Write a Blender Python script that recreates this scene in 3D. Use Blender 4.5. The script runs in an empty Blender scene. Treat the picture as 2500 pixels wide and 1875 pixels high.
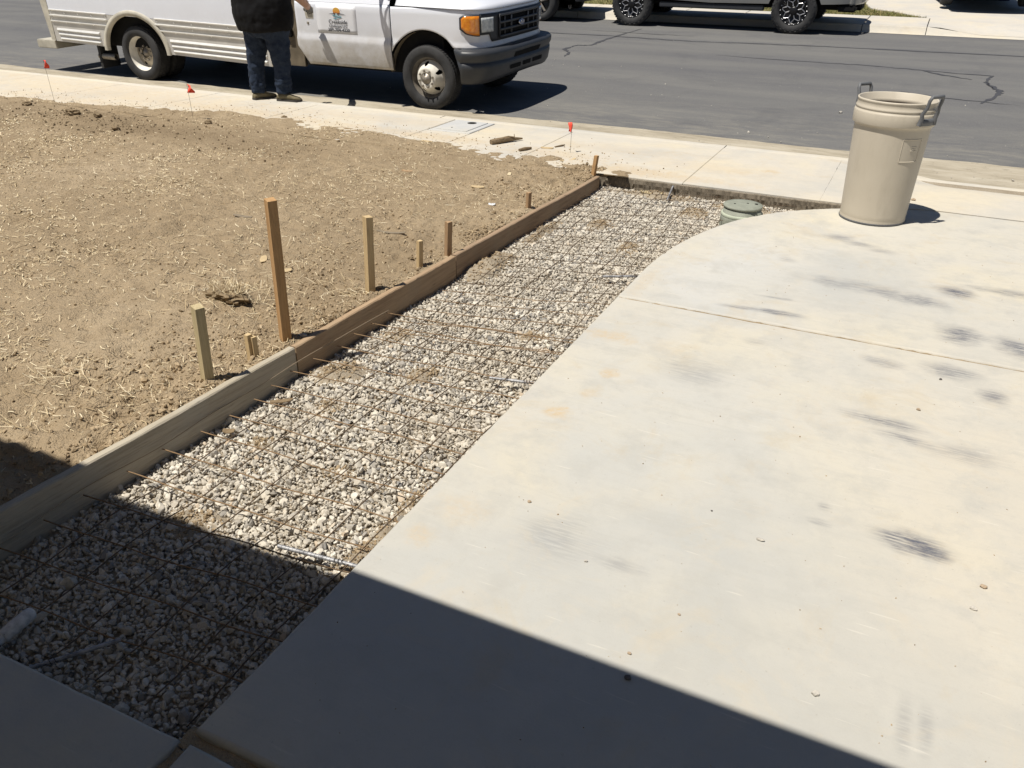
import bpy, bmesh, math, random
import numpy as np
from mathutils import Vector, Matrix

random.seed(7)
RNG = np.random.default_rng(11)
SC = bpy.context.scene
COL = SC.collection
R = math.radians

# ------------------------------------------------------------------ camera
CAM_H = 1.75
YAW, PITCH, ROLL = -25.503, 28.52, 0.625          # degrees
cam_data = bpy.data.cameras.new('camera')
cam = bpy.data.objects.new('camera', cam_data)
COL.objects.link(cam)
cam_data.sensor_width = 36.0
cam_data.lens = 1991.2 / 2500 * 36.0
cam_data.clip_start = 0.05
cam_data.clip_end = 500
_y, _p, _r = R(YAW), R(PITCH), R(ROLL)
f0 = Vector((math.sin(_y), math.cos(_y), 0)); r0 = Vector((math.cos(_y), -math.sin(_y), 0)); u0 = Vector((0, 0, 1))
fwd = math.cos(_p) * f0 - math.sin(_p) * u0
upv = math.cos(_p) * u0 + math.sin(_p) * f0
rgt = math.cos(_r) * r0 + math.sin(_r) * upv
upv = -math.sin(_r) * r0 + math.cos(_r) * upv
cam.matrix_world = Matrix(((rgt.x, upv.x, -fwd.x, 0), (rgt.y, upv.y, -fwd.y, 0), (rgt.z, upv.z, -fwd.z, CAM_H), (0, 0, 0, 1)))
SC.camera = cam

# ------------------------------------------------------------------ light
SUN = Vector((0.235, 0.345, -1.0))                  # direction the light travels
world = bpy.data.worlds.new('World'); SC.world = world; world.use_nodes = True
wn = world.node_tree
bg = wn.nodes['Background']
sky = wn.nodes.new('ShaderNodeTexSky'); sky.sky_type = 'NISHITA'; sky.sun_disc = False
sky.sun_elevation = math.atan2(1.0, math.hypot(SUN.x, SUN.y))
sky.sun_rotation = math.atan2(-SUN.x, -SUN.y)
sky.altitude = 50; sky.air_density = 0.75; sky.dust_density = 0.25; sky.ozone_density = 2.2
wn.links.new(sky.outputs[0], bg.inputs[0]); bg.inputs[1].default_value = 0.05
sl = bpy.data.lights.new('sun', 'SUN'); sl.energy = 5.0; sl.angle = R(0.55); sl.color = (1.0, 0.95, 0.86)
so = bpy.data.objects.new('sun', sl); COL.objects.link(so)
so.rotation_euler = SUN.to_track_quat('-Z', 'Y').to_euler(); so.location = (-4, -6, 18)
SC.view_settings.view_transform = 'Standard'; SC.view_settings.look = 'None'
SC.view_settings.gamma = 1.0; SC.view_settings.use_curve_mapping = False
SC.view_settings.exposure = 0.2
SC.render.engine = 'CYCLES'
SC.cycles.max_bounces = 6

# ------------------------------------------------------------------ numpy noise
_perm = np.random.default_rng(3).random((256, 256))
def vnoise(x, y):
    xi = np.floor(x).astype(int); yi = np.floor(y).astype(int)
    fx = x - xi; fy = y - yi
    fx = fx * fx * (3 - 2 * fx); fy = fy * fy * (3 - 2 * fy)
    g = lambda a, b: _perm[a & 255, b & 255]
    return (g(xi, yi) * (1 - fx) + g(xi + 1, yi) * fx) * (1 - fy) + (g(xi, yi + 1) * (1 - fx) + g(xi + 1, yi + 1) * fx) * fy
def fbm(x, y, o=4):
    s = 0; a = 1; t = 0
    for i in range(o):
        s = s + a * vnoise(x * 2 ** i + 17.3 * i, y * 2 ** i - 9.1 * i); t += a; a *= .5
    return s / t - .5
def sstep(a, b, x):
    t = np.clip((x - a) / (b - a), 0, 1); return t * t * (3 - 2 * t)

# ------------------------------------------------------------------ materials
MATS = {}
class NT:
    def __init__(s, name, rough=.8, spec=.3, metal=0.0):
        s.m = bpy.data.materials.new(name); s.m.use_nodes = True; s.t = s.m.node_tree
        s.b = s.t.nodes['Principled BSDF']; MATS[name] = s.m
        s.b.inputs['Roughness'].default_value = rough; s.b.inputs['Specular IOR Level'].default_value = spec
        s.b.inputs['Metallic'].default_value = metal
        s._co = None
    def n(s, t, **k):
        nd = s.t.nodes.new(t)
        for a, v in k.items(): setattr(nd, a, v)
        return nd
    def l(s, a, b): s.t.links.new(a, b)
    def co(s):
        if s._co is None: s._co = s.n('ShaderNodeTexCoord').outputs['Object']
        return s._co
    def geo(s):
        return s.n('ShaderNodeNewGeometry')
    def map(s, scale=(1, 1, 1), loc=(0, 0, 0), rot=(0, 0, 0), src=None):
        m = s.n('ShaderNodeMapping'); m.inputs['Scale'].default_value = scale; m.inputs['Location'].default_value = loc; m.inputs['Rotation'].default_value = rot
        s.l(src or s.co(), m.inputs[0]); return m.outputs[0]
    def noise(s, scale, detail=4, rough=.55, vec=None, dist=0):
        k = s.n('ShaderNodeTexNoise'); k.inputs['Scale'].default_value = scale; k.inputs['Detail'].default_value = detail
        k.inputs['Roughness'].default_value = rough; k.inputs['Distortion'].default_value = dist
        s.l(vec or s.co(), k.inputs['Vector']); return k.outputs['Fac']
    def ramp(s, fac, stops):
        r = s.n('ShaderNodeValToRGB'); cr = r.color_ramp
        while len(cr.elements) < len(stops): cr.elements.new(.5)
        for e, (p, c) in zip(cr.elements, stops):
            e.position = p; e.color = (*c, 1) if not isinstance(c, (int, float)) else (c, c, c, 1)
        s.l(fac, r.inputs[0]); return r.outputs[0]
    def mix(s, fac, a, b, mode='MIX'):
        m = s.n('ShaderNodeMix', data_type='RGBA', blend_type=mode)
        for v, i in ((fac, 0), (a, 6), (b, 7)):
            if isinstance(v, (int, float)): m.inputs[i].default_value = v
            elif isinstance(v, tuple): m.inputs[i].default_value = (*v, 1)
            else: s.l(v, m.inputs[i])
        return m.outputs[2]
    def math(s, op, a, b=0.0, clamp=False):
        m = s.n('ShaderNodeMath', operation=op, use_clamp=clamp)
        for v, i in ((a, 0), (b, 1)):
            if isinstance(v, (int, float)): m.inputs[i].default_value = v
            else: s.l(v, m.inputs[i])
        return m.outputs[0]
    def col(s, c):
        if isinstance(c, tuple): s.b.inputs['Base Color'].default_value = (*c, 1)
        else: s.l(c, s.b.inputs['Base Color'])
        return s
    def bump(s, h, strength=.3, dist=.01):
        b = s.n('ShaderNodeBump'); b.inputs['Strength'].default_value = strength; b.inputs['Distance'].default_value = dist
        s.l(h, b.inputs['Height']); s.l(b.outputs[0], s.b.inputs['Normal']); return s
    def ellipse(s, cx, cy, rx, ry, rot=0, warp=None, soft=.6):
        """soft mask 1 inside an ellipse lying on the ground, ragged by warp"""
        v = s.map(scale=(1, 1, 0), loc=(0, 0, 0))
        sub = s.n('ShaderNodeVectorMath', operation='SUBTRACT'); s.l(v, sub.inputs[0]); sub.inputs[1].default_value = (cx, cy, 0)
        m = s.n('ShaderNodeMapping', vector_type='TEXTURE'); m.inputs['Rotation'].default_value = (0, 0, rot); m.inputs['Scale'].default_value = (rx, ry, 1)
        s.l(sub.outputs[0], m.inputs[0])
        ln = s.n('ShaderNodeVectorMath', operation='LENGTH'); s.l(m.outputs[0], ln.inputs[0])
        d = ln.outputs['Value']
        if warp is not None: d = s.math('ADD', d, warp)
        mr = s.n('ShaderNodeMapRange', interpolation_type='SMOOTHSTEP'); mr.inputs[1].default_value = 1 + soft * .5; mr.inputs[2].default_value = 1 - soft
        mr.inputs[3].default_value = 0; mr.inputs[4].default_value = 1
        s.l(d, mr.inputs[0]); return mr.outputs[0]

def plain(name, c, rough=.6, spec=.4, metal=0.0, var=.12, nscale=9.0, bump=0.0):
    t = NT(name, rough, spec, metal)
    n = t.noise(nscale, 5)
    lo = tuple(v * (1 - var) for v in c); hi = tuple(min(1, v * (1 + var)) for v in c)
    t.col(t.ramp(n, [(.3, lo), (.7, hi)]))
    if bump: t.bump(t.noise(nscale * 12, 3), bump, .004)
    return t

# concrete of the driveway, with tyre scuffs and tan dirt where the photograph has them
def concrete(name, base, scuffs=(), tans=(), blot=.75, tan_amt=.5, zones=()):
    t = NT(name, .85, .25)
    big = t.noise(1.1, 6, .6, dist=.4); mid = t.noise(5.0, 6, .65); fine = t.noise(160, 3, .6)
    c = t.ramp(big, [(.30, tuple(v * .90 * f for v, f in zip(base, (.95, .99, 1.05)))), (.48, base), (.70, tuple(v * 1.05 * f for v, f in zip(base, (1.04, 1.0, .89))))])
    zw = t.math('MULTIPLY', t.math('SUBTRACT', t.noise(1.6, 6, .65, dist=.5), .5), 2.4)
    for (x, y, rx, ry, a, zc) in zones:
        c = t.mix(t.math('MULTIPLY', t.ellipse(x, y, rx, ry, 0, zw, 1.0), a), c, zc)
    c = t.mix(t.math('MULTIPLY', t.ramp(mid, [(.5, 0.0), (.75, 1.0)]), blot), c, tuple(v * .80 * f for v, f in zip(base, (.97, 1, 1.05))))
    c = t.mix(t.math('MULTIPLY', t.ramp(t.noise(2.3, 6, .7, dist=.6), [(.56, 0.0), (.72, 1.0)]), tan_amt), c, (base[0] * .90, base[1] * .79, base[2] * .62))
    if tans:
        w = t.math('MULTIPLY', t.math('SUBTRACT', t.noise(14, 5, .7), .5), 2.6); tanbreak = t.ramp(t.noise(38, 5, .75), [(.30, 0.1), (.60, 1.0)])
        for (x, y, rx, ry, a) in tans:
            m = t.ellipse(x, y, rx, ry, 0, w, .7)
            c = t.mix(t.math('MULTIPLY', t.math('MULTIPLY', m, tanbreak), a), c, (.50, .39, .25))
    if scuffs:
        st = t.noise(9, 5, .7, vec=t.map(scale=(1.0, 11.0, 1), rot=(0, 0, .12)))
        w2 = t.math('MULTIPLY', t.math('SUBTRACT', t.noise(6, 4, .6), .5), 1.6)
        stc = t.ramp(st, [(.36, 0.12), (.56, 1.0)])
        for (x, y, rx, ry, a, rot) in scuffs:
            m = t.ellipse(x, y, rx, ry, rot, w2, .9)
            c = t.mix(t.math('MULTIPLY', t.math('MULTIPLY', m, stc), min(1.0, a * 1.3)), c, (.09, .097, .125))
    c = t.mix(t.math('MULTIPLY', t.ramp(t.noise(24, 6, .75), [(.50, 0.0), (.72, 1.0)]), .22), c, tuple(v * .74 for v in base))
    # scattered pits and specks
    sp = t.ramp(t.noise(70, 2, .5), [(.25, 1.0), (.29, 0.0)])
    c = t.mix(t.math('MULTIPLY', sp, .35), c, tuple(v * .55 for v in base))
    c = t.mix(t.math('MULTIPLY', t.ramp(t.noise(3.4, 7, .75, dist=.9), [(.50, 0.0), (.64, 1.0)]), .30), c, tuple(v * .84 * f for v, f in zip(base, (.97, 1, 1.04))))
    c = t.mix(t.math('MULTIPLY', t.ramp(t.noise(4.1, 7, .75, vec=t.map(loc=(7, 3, 0)), dist=.9), [(.54, 0.0), (.70, 1.0)]), .30), c, (base[0] * 1.02, base[1] * .93, base[2] * .80))
    # faint arcs of the trowel
    tw = t.noise(7, 4, .6, vec=t.map(scale=(.35, 3.4, 1), rot=(0, 0, -.25)), dist=1.5)
    c = t.mix(t.math('MULTIPLY', t.ramp(tw, [(.52, 0.0), (.70, 1.0)]), .20), c, tuple(v * .78 * f for v, f in zip(base, (.97, 1, 1.04))))
    # pale scratches left by the trowel and by dragged tools
    sc = t.ramp(t.noise(11, 2, .4, vec=t.map(scale=(.5, 6, 1), rot=(0, 0, .5))), [(.70, 0.0), (.745, 1.0)])
    c = t.mix(t.math('MULTIPLY', sc, .35), c, tuple(min(.85, v * 1.22) for v in base))
    c = t.mix(t.math('MULTIPLY', t.math('SUBTRACT', fine, .5), .5, True), c, tuple(v * .7 for v in base))
    t.col(c)
    t.bump(t.math('ADD', t.math('MULTIPLY', fine, .5), mid), .12, .004)
    return t

SCUFFS = [(.415, 5.06, .10, .10, .8, 0), (-.07, 4.88, .34, .10, .4, -.05), (.23, 4.81, .17, .08, .5, -.1), (.425, 4.42, .11, .12, .75, 0), (.70, 4.38, .13, .11, .75, 0),
          (.10, 3.90, .09, .06, .4, 0), (.38, 3.94, .13, .075, .55, -.15), (.566, 3.75, .07, .075, .55, 0), (.15, 3.31, .17, .05, .55, -.15), (.23, 3.21, .11, .04, .55, -.15),
          (.44, 3.19, .15, .07, .35, 0), (-.556, 5.17, .06, .05, .3, 0), (-.315, 5.79, .10, .07, .5, 0), (-.16, 5.70, .10, .05, .45, 0), (-.02, 5.62, .10, .05, .35, 0),
          (-.47, 4.28, .15, .035, .6, .05), (-.67, 4.26, .10, .025, .45, .1), (-.685, 3.40, .16, .13, .28, 0), (-.49, 3.85, .06, .045, .25, 0), (.66, 5.18, .2, .06, .5, 0),
          (-.495, 4.49, .10, .02, .45, .05), (.294, 2.505, .13, .06, .85, -.1), (.35, 2.48, .06, .045, .75, -.1), (-.006, 2.586, .03, .028, .35, 0), (-.008, 2.487, .04, .02, .3, 0),
          (.30, 1.71, .02, .09, .22, 0), (.352, 1.72, .02, .09, .22, 0), (-.79, 2.0, .15, .13, .22, 0), (-.545, 1.97, .08, .035, .25, 0)]
TANS = [(-1.16, 3.59, .13, .07, .75), (-1.03, 3.21, .045, .05, .9), (-1.11, 2.77, .06, .05, .9), (-1.05, 2.98, .05, .04, .5), (-1.2, 1.82, .06, .06, .5), (-1.14, 2.0, .10, .09, .35), (-1.24, 4.4, .05, .3, .35), (-.9, 3.6, .1, .08, .2)]
concrete('driveway_concrete', (.505, .478, .42), SCUFFS, TANS, blot=.75, tan_amt=.5, zones=[(-.75, 1.7, .85, 1.0, .8, (.42, .42, .40)), (-.6, 3.0, .65, .9, .5, (.45, .45, .43)), (-.2, 2.3, .5, .5, .5, (.40, .40, .38)), (-.85, 4.9, .45, .8, .6, (.50, .505, .50)), (.1, 1.5, .8, .6, .8, (.40, .395, .37)), (-.1, 4.7, .7, .5, .5, (.43, .425, .40)), (.6, 3.0, .6, 1.2, .5, (.52, .47, .385)), (.2, 6.1, .8, .4, .5, (.50, .48, .43))])
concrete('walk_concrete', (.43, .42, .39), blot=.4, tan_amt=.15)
concrete('sidewalk_concrete', (.535, .495, .425), tans=[(-3.0, 7.15, .6, .2, .6), (-5, 7.3, 1.2, .15, .6), (-7, 7.4, 1.3, .2, .6), (-9.5, 7.0, 1.5, .2, .55), (-2.2, 6.9, .5, .18, .6), (-1.9, 6.85, .9, .13, .5), (-1.6, 7.3, .7, .2, .3), (-2.5, 7.6, .8, .2, .3), (-5.5, 7.8, 1.6, .2, .35), (-9, 7.5, 3, .5, .55), (-10.5, 8.0, 3, .3, .35), (-1.06, 7.43, .09, .06, .8), (-4.2, 7.25, .6, .16, .5)], blot=.35, tan_amt=.55)
concrete('curb_concrete', (.54, .50, .43), blot=.35, tan_amt=.4)
concrete('far_concrete', (.54, .505, .45), blot=.2, tan_amt=.3)
concrete('utility_concrete', (.49, .485, .47), blot=.4, tan_amt=.1)

# asphalt
t = NT('asphalt', .88, .25)
n1 = t.noise(1.0, 5, .6, vec=t.map(scale=(.22, 1.3, 1))); n2 = t.noise(120, 3, .6); n3 = t.noise(3, 5, .65, vec=t.map(scale=(.5, 2.2, 1)))
c = t.ramp(n1, [(.28, (.098, .098, .104)), (.5, (.124, .123, .122)), (.72, (.150, .147, .140))])
c = t.mix(t.math('MULTIPLY', t.ramp(n3, [(.58, 0.0), (.8, 1.0)]), .4), c, (.185, .178, .16))
# dusty wheel-washed margin along the near gutter
sep = t.n('ShaderNodeSeparateXYZ'); t.l(t.co(), sep.inputs[0])
mr = t.n('ShaderNodeMapRange'); mr.inputs[1].default_value = 11.6; mr.inputs[2].default_value = 9.3; mr.inputs[3].default_value = 0; mr.inputs[4].default_value = 1
t.l(sep.outputs[1], mr.inputs[0])
dust = t.math('MULTIPLY', mr.outputs[0], t.ramp(t.noise(5, 6, .7, vec=t.map(scale=(.5, 1.6, 1))), [(.45, 0.0), (.72, 1.0)]))
c = t.mix(t.math('MULTIPLY', dust, .6), c, (.27, .25, .205))
c = t.mix(t.math('MULTIPLY', t.math('SUBTRACT', n2, .45), 1.6, True), c, (.26, .25, .24))
c = t.mix(t.math('MULTIPLY', t.ramp(t.noise(.9, 5, .7, dist=.8), [(.52, 0.0), (.66, 1.0)]), .30), c, (.085, .085, .09))
c = t.mix(t.math('MULTIPLY', t.ramp(t.noise(7, 3, .6, vec=t.map(scale=(.6, 2.6, 1))), [(.70, 0.0), (.76, 1.0)]), .5), c, (.30, .285, .25))
t.col(c); t.bump(n2, .35, .004)
plain('crack_tar', (.062, .062, .068), .6, .35)
t = NT('gutter_concrete', .92, .15); c = t.ramp(t.noise(3, 6, .7, vec=t.map(scale=(.5, 2, 1))), [(.3, (.27, .235, .175)), (.5, (.38, .335, .26)), (.7, (.45, .41, .33))])
c = t.mix(t.math('MULTIPLY', t.ramp(t.noise(12, 5, .75), [(.55, 0.0), (.7, 1.0)]), .5), c, (.19, .165, .13)); t.col(c); t.bump(t.noise(60, 4, .7), .4, .006)

# soil
t = NT('soil', .95, .1)
n1 = t.noise(.7, 5, .6); n2 = t.noise(6, 6, .7); n3 = t.noise(45, 4, .65)
c = t.ramp(n1, [(.3, (.325, .245, .155)), (.52, (.40, .308, .20)), (.72, (.47, .372, .252))])
c = t.mix(t.math('MULTIPLY', t.ramp(n2, [(.47, 0.0), (.68, 1.0)]), .6), c, (.27, .20, .125))
c = t.mix(t.math('MULTIPLY', t.ramp(n3, [(.5, 0.0), (.75, 1.0)]), .5), c, (.40, .325, .22))
c = t.mix(t.math('MULTIPLY', t.ramp(t.noise(28, 5, .8), [(.54, 0.0), (.68, 1.0)]), .4), c, (.225, .165, .10))
for (x, y, rx, ry, a) in [(-8.0, 6.15, 2.0, .45, .5), (-6.2, 6.2, 1.3, .4, .35), (-9.8, 6.2, 1.0, .4, .3), (-2.75, 3.8, .35, 1.2, .25)]:
    c = t.mix(t.math('MULTIPLY', t.ellipse(x, y, rx, ry, 0, t.math('MULTIPLY', t.math('SUBTRACT', t.noise(3, 5, .7), .5), 2.2), .9), a), c, (.22, .162, .10))
t.col(c); t.bump(t.math('ADD', n3, t.math('MULTIPLY', t.noise(130, 3, .6), .6)), 1.0, .022)
t = NT('clod_soil', .95, .1)
g = t.geo(); t.col(t.ramp(g.outputs['Random Per Island'], [(0, (.19, .138, .082)), (.3, (.31, .235, .148)), (.7, (.38, .29, .185)), (1, (.45, .355, .24))])); t.bump(t.noise(90, 3), .5, .006)  # clod tones vary; the darkest put the shadowy gaps between crumbs into the colour
t = NT('dark_clod_soil', .95, .1)
g = t.geo(); t.col(t.ramp(g.outputs['Random Per Island'], [(0, (.15, .112, .07)), (1, (.25, .19, .12))])); t.bump(t.noise(90, 3), .5, .006)
t = NT('straw', .8, .2)
g = t.geo(); t.col(t.ramp(g.outputs['Random Per Island'], [(0, (.28, .20, .115)), (.25, (.48, .38, .23)), (.65, (.64, .54, .36)), (1, (.76, .67, .49))]))
t = NT('gravel_stone', .9, .15)
g = t.geo(); dustm = t.ramp(t.noise(2.6, 5, .65), [(.38, 0.0), (.66, .75)]); cc = t.ramp(g.outputs['Random Per Island'], [(0, (.15, .15, .15)), (.08, (.25, .24, .23)), (.20, (.40, .37, .325)), (.42, (.56, .515, .44)), (.70, (.66, .615, .53)), (.93, (.74, .70, .62)), (1, (.50, .38, .26))])
cc = t.mix(dustm, cc, (.50, .445, .36)); t.col(t.mix(t.math('MULTIPLY', t.ramp(t.noise(110, 4, .7), [(.4, 0.0), (.7, 1.0)]), .35), cc, (.42, .38, .32))); t.bump(t.noise(220, 3, .6), .35, .003)
t = NT('gravel_soil', .95, .1)
c = t.ramp(t.noise(4, 6, .7), [(.3, (.26, .21, .15)), (.7, (.38, .325, .245))])
c = t.mix(t.math('MULTIPLY', t.ramp(t.noise(90, 4, .7), [(.5, 0.0), (.7, 1.0)]), .6), c, (.44, .40, .34))
t.col(c); t.bump(t.noise(80, 4, .7), .8, .012)

# timber
def timber(name, a, b, knot, scale=1.0, axis='Y', grime=.25, rough=.75):
    t = NT(name, rough, .2)
    s = {'Y': (26, .9, 26), 'Z': (30, 30, 1.1)}[axis]
    w = t.noise(1.2 * scale, 5, .6, vec=t.map(scale=s), dist=1.2)
    g2 = t.noise(3.4, 4, .6, vec=t.map(scale=tuple(v * 1.6 for v in s)))
    c = t.ramp(w, [(.30, a), (.55, b), (.72, tuple(.6 * x + .4 * y for x, y in zip(a, b)))])
    c = t.mix(t.math('MULTIPLY', t.ramp(g2, [(.52, 0.0), (.7, 1.0)]), .5), c, tuple(v * .62 for v in a))
    c = t.mix(t.math('MULTIPLY', t.ramp(t.noise(5, 5, .65), [(.5, 0.0), (.75, 1.0)]), grime), c, knot)
    kn = t.ramp(t.noise(3.2, 2, .4, vec=t.map(scale={'Y': (9, 2.2, 9), 'Z': (12, 12, 3)}[axis])), [(.24, 1.0), (.31, 0.0)])
    c = t.mix(t.math('MULTIPLY', kn, .7), c, tuple(v * .4 for v in a))
    t.col(c); t.bump(t.math('ADD', w, t.math('MULTIPLY', g2, .6)), .5, .006); return t
timber('brown_timber', (.30, .205, .125), (.40, .285, .18), (.33, .265, .185), grime=.55)
timber('brown_timber_far', (.265, .185, .118), (.35, .25, .165), (.31, .25, .175), grime=.65)
timber('grey_timber', (.34, .295, .225), (.45, .40, .315), (.42, .40, .35), grime=.6)
timber('stake_pale', (.48, .35, .19), (.58, .44, .25), (.33, .23, .12), axis='Z')
timber('stake_orange', (.40, .235, .105), (.50, .31, .15), (.24, .13, .06), axis='Z')
timber('stake_green_pine', (.42, .34, .195), (.52, .43, .26), (.26, .24, .15), axis='Z', grime=.4)
timber('stake_red', (.32, .205, .115), (.41, .275, .16), (.17, .09, .05), axis='Z')
timber('bark', (.15, .105, .06), (.24, .175, .105), (.10, .07, .045))
plain('wood_chip', (.48, .37, .22), .8, .2)
plain('grey_chip', (.22, .18, .13), .85, .2)

t = NT('dark_wire', .7, .35, .35)
t.col(t.ramp(t.noise(9, 4, .7), [(.32, (.09, .062, .04)), (.55, (.14, .095, .06)), (.72, (.07, .056, .045))]))
t = NT('rusty_wire', .7, .35, .25)
t.col(t.ramp(t.noise(9, 4, .7), [(.32, (.18, .12, .068)), (.55, (.27, .175, .095)), (.72, (.14, .105, .075))]))
t = NT('epoxy_rebar', .55, .4, .3); t.col(t.ramp(t.noise(30, 3), [(.35, (.19, .19, .20)), (.7, (.46, .46, .47))]))
plain('tie_wire', (.07, .06, .055), .6, .4, .5)
plain('white_pvc', (.58, .57, .55), .6, .3, var=.25, nscale=60)
plain('black_tape', (.02, .02, .022), .5, .4)
plain('green_plastic', (.25, .262, .215), .7, .3, var=.15, nscale=14, bump=.06)
plain('green_plastic_dusty', (.40, .43, .34), .8, .25)
plain('dark_hole', (.012, .012, .012), .9, .1)
t = plain('bin_plastic', (.53, .475, .385), .5, .35, var=.05, nscale=3)
sm = t.math('MULTIPLY', t.ramp(t.noise(4, 6, .7, vec=t.map(scale=(3, 3, .8))), [(.52, 0.0), (.72, 1.0)]), .28)
t.col(t.mix(sm, t.ramp(t.noise(3, 4), [(.3, (.51, .455, .365)), (.7, (.55, .495, .405))]), (.36, .315, .245))); t.bump(t.noise(60, 4), .05, .003)
plain('face_wire', (.30, .24, .17), .7, .3)
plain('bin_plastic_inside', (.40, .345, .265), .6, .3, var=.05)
plain('bin_handle', (.125, .128, .135), .55, .4, var=.15)
t = NT('flag_fabric', .6, .3); t.col((.88, .10, .06)); t.b.inputs['Emission Strength'].default_value = 0
plain('flag_wire', (.10, .085, .07), .5, .4, .6)
plain('leaf_litter', (.42, .34, .2), .8, .2)
t = NT('grass_blade', .8, .2); g = t.geo(); t.col(t.ramp(g.outputs['Random Per Island'], [(0, (.09, .11, .035)), (.5, (.16, .165, .055)), (.8, (.30, .25, .11)), (1, (.45, .36, .19))]))
t = NT('lawn_soil', .95, .1); t.col(t.ramp(t.noise(7, 6, .7), [(.3, (.11, .115, .045)), (.55, (.18, .165, .075)), (.75, (.30, .24, .13))])); t.bump(t.noise(60, 4), .8, .02)
plain('stone_pale', (.48, .45, .40), .9, .2, nscale=80, var=.25, bump=.3)
plain('stone_dark', (.13, .12, .115), .9, .2, nscale=80, var=.25, bump=.3)
plain('stone_tan', (.40, .31, .22), .9, .2, nscale=80, var=.25, bump=.3)
t = NT('glass', .08, .5); t.col((.03, .035, .04)); t.b.inputs['Transmission Weight'].default_value = .25
plain('clear_plastic', (.7, .72, .74), .2, .5)
plain('stucco', (.42, .37, .29), .9, .2, nscale=30, bump=.3)
plain('roof_tile', (.25, .15, .10), .85, .2)
plain('white_trim', (.62, .60, .56), .6, .3)

# vehicles and person
def paint(name, c, rough=.28, dirt=(.35, .30, .22), amt=.5, z0=.15, z1=.7, coat=.4):
    t = NT(name, rough, .5)
    sep = t.n('ShaderNodeSeparateXYZ'); t.l(t.co(), sep.inputs[0])
    mr = t.n('ShaderNodeMapRange'); mr.inputs[1].default_value = z1; mr.inputs[2].default_value = z0; mr.inputs[3].default_value = 0; mr.inputs[4].default_value = 1
    t.l(sep.outputs[2], mr.inputs[0])
    m = t.math('MULTIPLY', t.math('MULTIPLY', mr.outputs[0], t.ramp(t.noise(5, 6, .7), [(.25, 0.35), (.65, 1.0)])), amt, True)
    t.col(t.mix(m, c, dirt)); t.b.inputs['Coat Weight'].default_value = coat; t.b.inputs['Coat Roughness'].default_value = .1
    return t
paint('van_white', (.74, .76, .82), amt=1.25, z0=.30, z1=1.0)
paint('box_white', (.76, .79, .87), .4, amt=.3, z0=.7, z1=1.2, coat=.1)
plain('aluminium_skirt', (.56, .54, .51), .45, .5, .25, var=.12, nscale=4)
plain('aluminium_lip', (.72, .71, .68), .35, .5, .3, var=.08)
plain('dusty_trim', (.46, .43, .36), .6, .3, var=.2, nscale=6)
plain('jamb_tan', (.15, .125, .09), .8, .2, var=.25, nscale=6)
plain('black_plastic', (.034, .037, .043), .45, .45, var=.12, nscale=6, bump=.03)
plain('grille_plastic', (.035, .037, .042), .5, .4)
plain('tyre_rubber', (.042, .042, .043), .8, .25, var=.3, nscale=8, bump=.1)
plain('underbody', (.015, .015, .015), .9, .1)
t = NT('amber_lens', .12, .6); t.col(t.ramp(t.noise(26, 3), [(.35, (.62, .17, .008)), (.7, (.80, .30, .02))])); t.b.inputs['Coat Weight'].default_value = .6
t = NT('headlamp_lens', .1, .6); t.col(t.ramp(t.noise(18, 3), [(.35, (.30, .33, .36)), (.7, (.62, .64, .64))])); t.b.inputs['Coat Weight'].default_value = .6
plain('rim_dusty', (.13, .115, .095), .75, .3, .1, var=.3, nscale=12)
plain('cut_concrete', (.20, .17, .13), .95, .1, var=.35, nscale=16, bump=.6)
plain('steel_wheel', (.66, .63, .56), .6, .3, .0, var=.2, nscale=7)
plain('steel_wheel_dusty', (.40, .35, .27), .7, .3, .1, var=.25, nscale=9)
plain('lug_steel', (.30, .27, .23), .5, .4, .4, var=.25, nscale=30)
plain('chrome', (.6, .6, .62), .2, .5, 1.0, var=.05)
plain('badge_blue', (.05, .09, .22), .3, .5)
plain('sign_vinyl', (.74, .75, .79), .45, .4, var=.02)
plain('ink_dark', (.045, .05, .06), .6, .3)
plain('ink_teal', (.10, .27, .33), .6, .3)
plain('ink_pale_teal', (.38, .55, .60), .6, .3)
t = NT('ink_sun', .6, .3); sp = t.n('ShaderNodeSeparateXYZ'); t.l(t.co(), sp.inputs[0])
mr = t.n('ShaderNodeMapRange'); mr.inputs[1].default_value = 1.03; mr.inputs[2].default_value = 1.12; t.l(sp.outputs[2], mr.inputs[0])
t.col(t.ramp(mr.outputs[0], [(0, (.45, .12, .03)), (.45, (.62, .22, .05)), (1, (.70, .42, .08))]))
paint('pickup_grey', (.17, .18, .185), .3, amt=.35, z0=.3, z1=.9)
paint('car_black', (.012, .013, .015), .25, amt=.06)
paint('car_olive', (.05, .052, .045), .3, amt=.1)
plain('alloy_black', (.012, .012, .013), .35, .5, .2)
plain('alloy_bright', (.62, .62, .64), .3, .5, .9, var=.05)
plain('skin', (.45, .25, .165), .55, .35, var=.08, nscale=30)
plain('hair', (.03, .022, .016), .6, .3)
plain('shirt_black', (.008, .008, .009), .85, .15, var=.3, nscale=6)
t = NT('jeans_denim', .85, .15); nn = t.noise(7, 5, .6)
t.col(t.mix(t.math('MULTIPLY', t.ramp(t.noise(160, 2), [(.4, 0.0), (.6, 1.0)]), .35), t.ramp(nn, [(.35, (.010, .016, .031)), (.7, (.025, .036, .062))]), (.05, .068, .10))); t.bump(t.noise(40, 4), .3, .006)
plain('shoe_suede', (.15, .125, .075), .85, .2, var=.2, nscale=20)
plain('shoe_sole', (.06, .055, .05), .8, .2)
plain('glove_grey', (.17, .165, .155), .85, .2, var=.2, nscale=40)

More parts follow.
